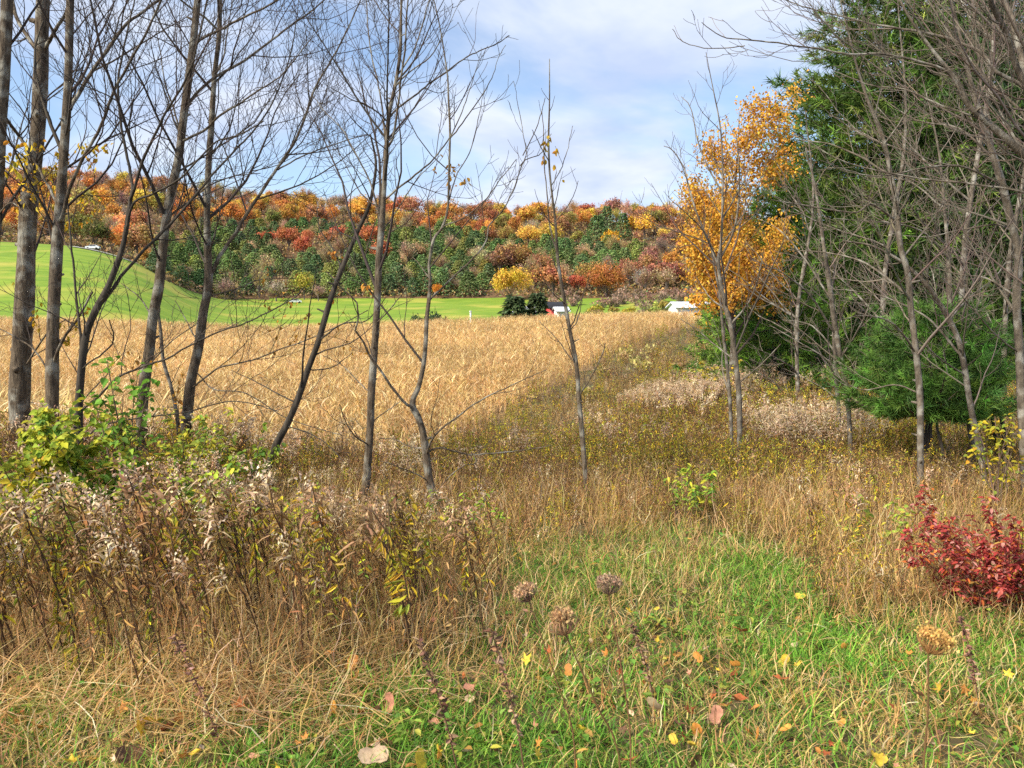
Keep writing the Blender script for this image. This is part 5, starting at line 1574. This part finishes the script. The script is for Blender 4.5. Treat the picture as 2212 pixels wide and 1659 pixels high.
shrub("leafy_shrub", "low yellow-leaved shrub at the far left among weeds", at(20, 4.7), 4.7, .4, .62, 11, 500, YLEAF, .055, .04, 76)
shrub("leafy_shrub", "thin green seedling shrub behind weeds near the leaning trunk", at(525, 6.3), 6.3, .36, .72, 10, 320, GLEAF, .06, .035, 77)
for k_, (vx_, d_, W_, H_, n_, cl_, lb_) in enumerate([(335, 4.25, .3, .55, 420, YLEAF, "yellow-olive leafy weed clump in the left bank below the lichen-grey trunk"), (130, 4.3, .34, .58, 480, GLEAF, "green and yellow leafy weed clump in front of the left shrubs"),
                                                    (640, 4.6, .26, .5, 300, YLEAF, "yellowing leafy weed clump in the bank below the leaning trunk"), (1010, 5.2, .3, .4, 260, GLEAF, "low green leafy weed clump behind the clearing's left rim"), (1480, 5.9, .34, .42, 320, GLEAF, "low green leafy weed clump at the clearing's far end")]):
    shrub("leafy_weed", lb_, at(vx_, d_), d_, W_, H_, 12, n_, cl_, .05, .022, 90 + k_, cat="weed", t0=.3)
REDS = [(3, (.37, .05, .048)), (2, (.48, .11, .095)), (2.4, (.22, .03, .033)), (1.2, (.54, .24, .21)), (1.3, (.56, .16, .04)), (.7, (.5, .3, .07))]
shrub("burning_bush", "crimson-leaved bush spilling in from the right edge", at(2200, 3.98), 3.98, .52, .52, 26, 4000, REDS, .034, .016, 78, cat="bush", t0=.1, stemcol=(.22, .10, .07))
shrub("burning_bush", "small sparse red sprig on the left side of the crimson bush", at(2065, 4.2), 4.2, .22, .42, 9, 380, REDS, .032, .015, 79, cat="bush", t0=.1, stemcol=(.22, .10, .07))
shrub("leafy_shrub", "yellow-leaved sapling shrub behind the crimson bush", at(2185, 6.2), 6.2, .32, .9, 8, 260, YLEAF, .05, .03, 80)
shrub("leafy_shrub", "yellow-olive shrub at the meadow's far end below the young pine", at(1560, 19), 19, 1.0, 1.3, 14, 700, [(2, (.40, .36, .05)), (2, (.3, .3, .05)), (1, (.6, .4, .04))], .09, .06, 81)
shrub("leafy_shrub", "small green-yellow weed shrub at the clearing's right rim", at(1905, 4.9), 4.9, .25, .38, 7, 170, [(2, (.3, .4, .06)), (1, (.5, .45, .06))], .05, .025, 82)
shrub("leafy_shrub", "yellow-leaved shrub in front of the central tall tree", at(890, 4.0), 4.0, .14, .5, 6, 90, YLEAF, .05, .022, 83)
for i in range(16):
    d = random.uniform(24, 62); p = random.uniform(0, 1)
    bx = float(np.interp(d, CB_D, CB_X)); x = bx + random.uniform(.6, 5.5 + d * .06)
    col, nm = random.choice([((.46, .31, .15), "brown"), ((.42, .37, .13), "olive"), ((.55, .40, .18), "tan")])
    bush(x, d, col, random.uniform(.32, .55), f"{nm} scrub bush in the meadow beside the corn's right edge", f"{nm} scrub bushes beside the corn", BRUSH, name="scrub_bush")

# ------------------------------------------------------------------ single stalks, seed heads and fallen leaves of the foreground
rng = np.random.default_rng(123)


def stalk_kind(i):
    mb, mp, ml = MB(), MB(), MB()
    H = rng.uniform(.5, .78); st = pick(STEMS, 1, .15)[0]
    P = stalk_into(mb, (0, 0, -.04), H, rng.uniform(.1, .32), math.pi + rng.normal(0, .35), st * .8, BROWNS, 0, r=.0046, branches=3)
    P2 = P
    n = 20; t = np.linspace(0, 1, len(P)); u = rng.uniform(.45, 1, n); q = np.stack([np.interp(u, t, P[:, c]) for c in range(3)], -1); a = rng.uniform(0, 6.28, n)
    leaves(ml, q, rng.normal(0, .5, (n, 3)) + np.array([0, 0, 1]), np.stack([np.cos(a), np.sin(a), rng.uniform(-1.3, .1, n)], -1), rng.uniform(.03, .075, n), rng.uniform(.007, .014, n), pick(YLEAF if i % 3 == 0 else BROWNS, n, .2), 'oval', fold=.5)
    plume_into(mp, P[-1], math.pi, 9, PLUME if i % 4 == 1 else [(2, (.36, .22, .11)), (1, (.50, .34, .18)), (1, (.26, .15, .08))])
    return mb.mesh("goldenrod_stalk", M_WEED), ml.mesh("leaves", M_WEED), mp.mesh("seed_head", M_WEED)


KINDS_S = [stalk_kind(i) for i in range(8)]


def place_stalk(x, y, s, rz, kind, label, group):
    m = KINDS_S[kind]
    o = obj("goldenrod_stalk", m[0], loc=(x, y, float(h(x, y)))); o.scale = (s,) * 3; o.rotation_euler = (0, 0, rz)
    tag(o, label, "weed stalk", group)
    l_ = obj("leaves", m[1], o); l_["kind"] = "stuff"
    if kind != 7: obj("seed_head", m[2], o)[ "kind"] = "stuff"


xs, ys = sample(1300, 2.85, 4.9)
k = left_weeds(xs, ys) > .25
xs, ys = xs[k], ys[k]
for i in range(min(230, len(xs))):
    kd = int(rng.integers(0, 8))
    t = "yellow-leaved" if kd % 3 == 0 else "brown-leaved"
    pl = "bare-topped" if kd == 7 else ("pale-plumed" if kd % 4 == 1 else "brown-plumed")
    row = "front edge" if ys[i] < 3.75 else ("middle" if ys[i] < 4.5 else "back")
    cb = cols_of(xs[i], ys[i]); zone = "far left" if cb < 130 else ("left" if cb < 290 else "right")
    place_stalk(xs[i], ys[i], rng.uniform(.8, 1.2) * float(weed_h(xs[i], ys[i])) / .62, rng.normal(0, .5), kd, f"dark {t} {pl} stalk at the {row} of the left weed bank, {zone}", f"{t} {pl} stalks, {row}, {zone} part of the weed bank")
xs, ys = sample(600, 4.2, 6.2); k = (right_weeds(xs, ys) > .5) & (cols_of(xs, ys) < 1010); xs, ys = xs[k], ys[k]
for i in range(min(40, len(xs))):
    kd = int(rng.integers(0, 8)); t = "yellow-leaved" if kd % 3 == 0 else "brown-leaved"; pl = "bare-topped" if kd == 7 else ("pale-plumed" if kd % 4 == 1 else "brown-plumed")
    place_stalk(xs[i], ys[i], rng.uniform(.5, .8), rng.uniform(0, 6.28), kd, f"thin {t} {pl} stalk in the weeds right of the clearing", f"{t} {pl} stalks right of the clearing")


def lace_head(vx, vy, d, size, tilt, base_v, label, col, closed=.6, dark=.5):
    """dried umbel on a tall stem standing near the camera"""
    top = V(vx, vy, d); bx = V(base_v[0], base_v[1], d + base_v[2]); 
    g = np.array([bx[0], d + base_v[2], float(h(bx[0], d + base_v[2]))])
    root = empty("umbel_weed", tuple(g)); tag(root, label, "dried umbel")
    P = spline(np.array([[0, 0, -.05], (bx - g) * .5 + np.array([.0, 0, 0.]), bx - g, (bx + top) / 2 - g + np.array([.004, 0, 0]), top - g]) if bx[2] > g[2] + .05 else np.array([[0, 0, -.05], (top - g) * .5 + np.array([.01, .01, 0]), top - g]), 18)
    mb = MB(); tubes(mb, P, np.linspace(.0026, .0017, 18), 6, (.24, .13, .06)); obj("stem", mb.mesh("stem", M_WEED, True), root)
    T = nrm(np.asarray(tilt, float)); e1 = nrm(np.cross(T, [0, 1, .1])); e2 = np.cross(T, e1)
    mr, ms = MB(), MB(); n = 26
    for i in range(n):
        a = i * 2.4; f = math.sqrt((i + .5) / n)
        s = np.linspace(0, 1, 6)
        rad = size * f * (np.sin(s * 2.1) * .80 - closed * .25 * s ** 3); hgt = size * (.95 * s - .22 * f * s)
        c = (P[-1] + np.outer(rad, e1 * math.cos(a) + e2 * math.sin(a)) + np.outer(hgt, T))
        tubes(mr, c, np.linspace(.0013, .0010, 6), 4, pick([(1, tuple(k * .75 for k in col))], 1, .15)[0])
        m = 34
        q = c[-1] + rng.normal(0, size * .10, (m, 3))
        leaves(ms, q, rng.normal(size=(m, 3)), rng.normal(0, .7, (m, 3)) + T * .8, rng.uniform(.004, .0085, m), rng.uniform(.0025, .005, m), pick([(2, col), (1, tuple(k * 1.25 for k in col)), (1, tuple(k * .55 for k in col))], m, .2), 'oval')
    obj("rays", mr.mesh("rays", M_WEED, True), root)["kind"] = "stuff"; obj("seeds", ms.mesh("seeds", M_WEED), root)["kind"] = "stuff"


TANC = (.50, .33, .17)
lace_head(1222, 1372, 1.35, .045, (-.25, 0, 1), (1340, 1659, .05), "curled brown dried umbel nearest the picture's centre, on a reddish stem", (.44, .28, .14), closed=1.6)
lace_head(1315, 1285, 1.75, .040, (.0, .1, 1), (1362, 1600, .05), "smaller pinkish-tan dried umbel up right of the central one", (.50, .34, .22), closed=.1)
lace_head(1143, 1300, 1.75, .038, (-.5, .1, 1), (1240, 1600, .05), "ragged reddish-tan dried umbel up left of the central one", (.42, .26, .16), closed=.2)
lace_head(2005, 1412, 1.35, .043, (.4, 0, 1), (1995, 1659, .05), "bright tan dried umbel low on the right before the crimson bush", (.50, .29, .10), closed=.1)


def spike(vx0, vy0, vx1, vy1, d, label, seed, brown=(.26, .15, .09)):
    b = V(vx0, vy0, d); t = V(vx1, vy1, d + .08); g = np.array([b[0] + (b[0] - t[0]) * .2, d, float(h(b[0], d))])
    root = empty("seed_spike", tuple(g)); tag(root, label, "weed stalk")
    P = spline(np.array([[0, 0, -.04], b - g, (b + t) / 2 - g + np.array([.008, 0, 0]), t - g]), 16)
    mb = MB(); tubes(mb, P, np.linspace(.0035, .0018, 16), 5, (.16, .085, .05)); obj("stem", mb.mesh("stem", M_WEED, True), root)
    n = 75; u = .42 + .58 * rng.uniform(0, 1, n) ** .8; s = np.linspace(0, 1, 16); q = np.stack([np.interp(u, s, P[:, c]) for c in range(3)], -1); a = rng.uniform(0, 6.28, n)
    mb = MB(); leaves(mb, q, rng.normal(size=(n, 3)), np.stack([np.cos(a), np.sin(a), rng.uniform(-.8, .6, n)], -1), rng.uniform(.008, .034, n), rng.uniform(.005, .015, n), pick([(2, brown), (1, (.42, .27, .17)), (1, (.17, .09, .06))], n, .2), 'oval', fold=.6)
    obj("seed_husks", mb.mesh("seed_husks", M_WEED), root)["kind"] = "stuff"


spike(1130, 1650, 1062, 1360, 2.15, "brown husky seed spike leaning left just below the central umbel", 1)
spike(985, 1650, 905, 1380, 2.3, "thin dark dead stalk with faint husks left of the brown seed spike", 2)
spike(490, 1640, 375, 1370, 2.6, "slender dark stalk leaning left in the lower left grass", 3)
spike(1410, 1500, 1365, 1345, 3.0, "small dark dead stalk in the grass right of the central umbel", 4)
spike(2110, 1500, 2075, 1330, 2.9, "small dark dead stalk between the tan umbel and the right edge", 5)


# --- fallen leaves
def fallen_mesh(kind):
    if kind == 0:      # lobed maple outline
        out = []
        for k in range(5):
            a = math.pi / 2 + (k - 2) * .95; r = (.62, .85, 1.0, .85, .62)[k]
            out.append((a - .30, r * .52)); out.append((a - .13, r * .80)); out.append((a, r)); out.append((a + .13, r * .80))
        out.append((math.pi / 2 + 2 * .95 + .30, .35)); out.append((-math.pi / 2, .12))
    else:              # oval with a point
        out = [(math.pi / 2 + t, .45 + .55 * abs(math.cos(t)) ** 1.5) for t in np.linspace(-math.pi, math.pi, 13)[:-1]]
    n = len(out); curl = rng.uniform(.4, 1.3); tw = rng.uniform(-.5, .5)
    v = [(0, 0, 0)]
    for a, r in out:
        x, y_ = r * math.cos(a), r * math.sin(a)
        v.append((x, y_, curl * (x * x * .8 + .35 * y_ * y_) + tw * x * y_ * .5 + rng.normal(0, .04)))
    f = [[0, 1 + i, 1 + (i + 1) % n] for i in range(n)]
    mb = MB(); c = pick([(1, (1, 1, 1))], n + 1, .1); mb.add(v, f, c)
    tubes(mb, np.array([(0, 0, .01), (0, -.5, .02), (.05, -1.0, .1)]), np.array([.02, .018, .014]), 3, (.8, .7, .6))
    return mb.mesh("fallen_leaf", M_OBJLEAF)


FL = [fallen_mesh(0) for _ in range(5)] + [fallen_mesh(1) for _ in range(4)]
LC = {"rust-red": (.42, .12, .04), "orange": (.62, .27, .06), "yellow": (.72, .50, .06), "tan": (.60, .43, .28), "dark brown": (.18, .09, .05), "salmon": (.58, .27, .17)}


def fallen(vx, vy, cname, size, label, group=None):
    g = G(vx, vy, .07)
    o = obj("fallen_leaf", FL[int(rng.integers(0, 9))], loc=(g[0], g[1], float(h(g[0], g[1])) + rng.uniform(.035, .08)))
    o.scale = (size, size * rng.uniform(.85, 1.05), size)
    o.rotation_euler = (rng.normal(.2, .6), rng.normal(0, .6), rng.uniform(0, 6.28))
    k = math.exp(rng.normal(0, .12)); c = LC[cname]
    o.color = (min(1, c[0] * k), min(1, c[1] * k), min(1, c[2] * k), 1)
    tag(o, label, "leaf", group)


BIG = [(512, 1525, "rust-red", .05, "largest rust-red fallen leaf in the lower left grass"), (545, 1530, "tan", .035, "tan fallen leaf touching the largest rust-red one"),
       (305, 1582, "yellow", .06, "large yellow fallen leaf in the lower left"), (330, 1570, "yellow", .04, "second yellow leaf touching the large one, lower left"), (160, 1638, "yellow", .045, "yellow fallen leaf at the bottom left edge"),
       (372, 1555, "dark brown", .05, "crumpled brown leaf right of the large yellow leaf"), (275, 1632, "dark brown", .055, "dark brown crumpled leaf below the large yellow leaf"),
       (760, 1425, "orange", .045, "orange leaf at the foot of the weeds, lower centre left"), (770, 1465, "orange", .035, "small orange leaf just below the weed-foot leaf"),
       (1135, 1432, "yellow", .042, "bright yellow-orange leaf right of the brown seed spike"), (805, 1635, "tan", .055, "pale tan curled leaf at the bottom, left of centre"), (818, 1600, "tan", .035, "tan leaf above the pale curled one at the bottom"),
       (955, 1612, "orange", .045, "orange leaf at the bottom beneath the thin dark stalk"), (905, 1642, "yellow", .04, "yellow leaf at the bottom edge left of centre"), (845, 1520, "salmon", .042, "salmon-pink leaf in the grass left of centre"),
       (1490, 1530, "rust-red", .045, "rust-red leaf in the grass right of the umbel stems"), (1590, 1517, "rust-red", .05, "dark rust-red lobed leaf, the middle of the right-hand litter"), (1545, 1545, "salmon", .042, "pinkish leaf between two rust-red leaves"),
       (1500, 1572, "orange", .04, "orange leaf below the rust-red leaf right of centre"), (1690, 1473, "rust-red", .05, "upright rust-orange leaf in the right-hand grass"), (1585, 1445, "rust-red", .04, "red-brown leaf above the dark lobed leaf"),
       (1695, 1415, "yellow", .034, "yellow leaf above the upright rust-orange leaf"), (1722, 1438, "yellow", .034, "yellow leaf right above the upright rust-orange leaf"), (1840, 1467, "rust-red", .036, "rust-red leaf left of the tan umbel"),
       (1705, 1347, "yellow", .032, "yellow leaf in the middle right grass below the path bend"), (1358, 1315, "yellow", .036, "yellow leaf just right of the pinkish umbel"), (2030, 1490, "yellow", .038, "yellow leaf below the tan umbel"), (2085, 1495, "orange", .036, "orange leaf right of the yellow one below the tan umbel"),
       (1405, 1490, "tan", .045, "tan upright leaf beside the right umbel stem"), (1412, 1530, "tan", .042, "tan curled leaf lower beside the right umbel stem"), (1310, 1420, "orange", .034, "orange leaf behind the central umbel stem"),
       (195, 1380, "tan", .04, "tan leaf caught in the weeds at the left"), (1730, 1282, "yellow", .032, "yellow leaf by the far bend of the grass path"), (1010, 1490, "salmon", .04, "salmon leaf beside the brown seed spike")]
for b in BIG: fallen(*b)
names = ["rust-red", "rust-red", "orange", "orange", "yellow", "tan", "tan", "dark brown", "dark brown", "salmon"]
for i in range(230):
    vx, vy = rng.uniform(10, 2200), 1659 - 420 * rng.uniform(0, 1) ** 1.2
    cn = names[int(rng.integers(0, len(names)))]
    third = "left" if vx < 740 else ("central" if vx < 1480 else "right")
    row = "lower" if vy > 1480 else "upper"
    fallen(vx, vy, cn, rng.uniform(.016, .034), f"small {cn} leaf half hidden in the {row} {third} grass", f"small {cn} leaves in the {row} {third} grass")
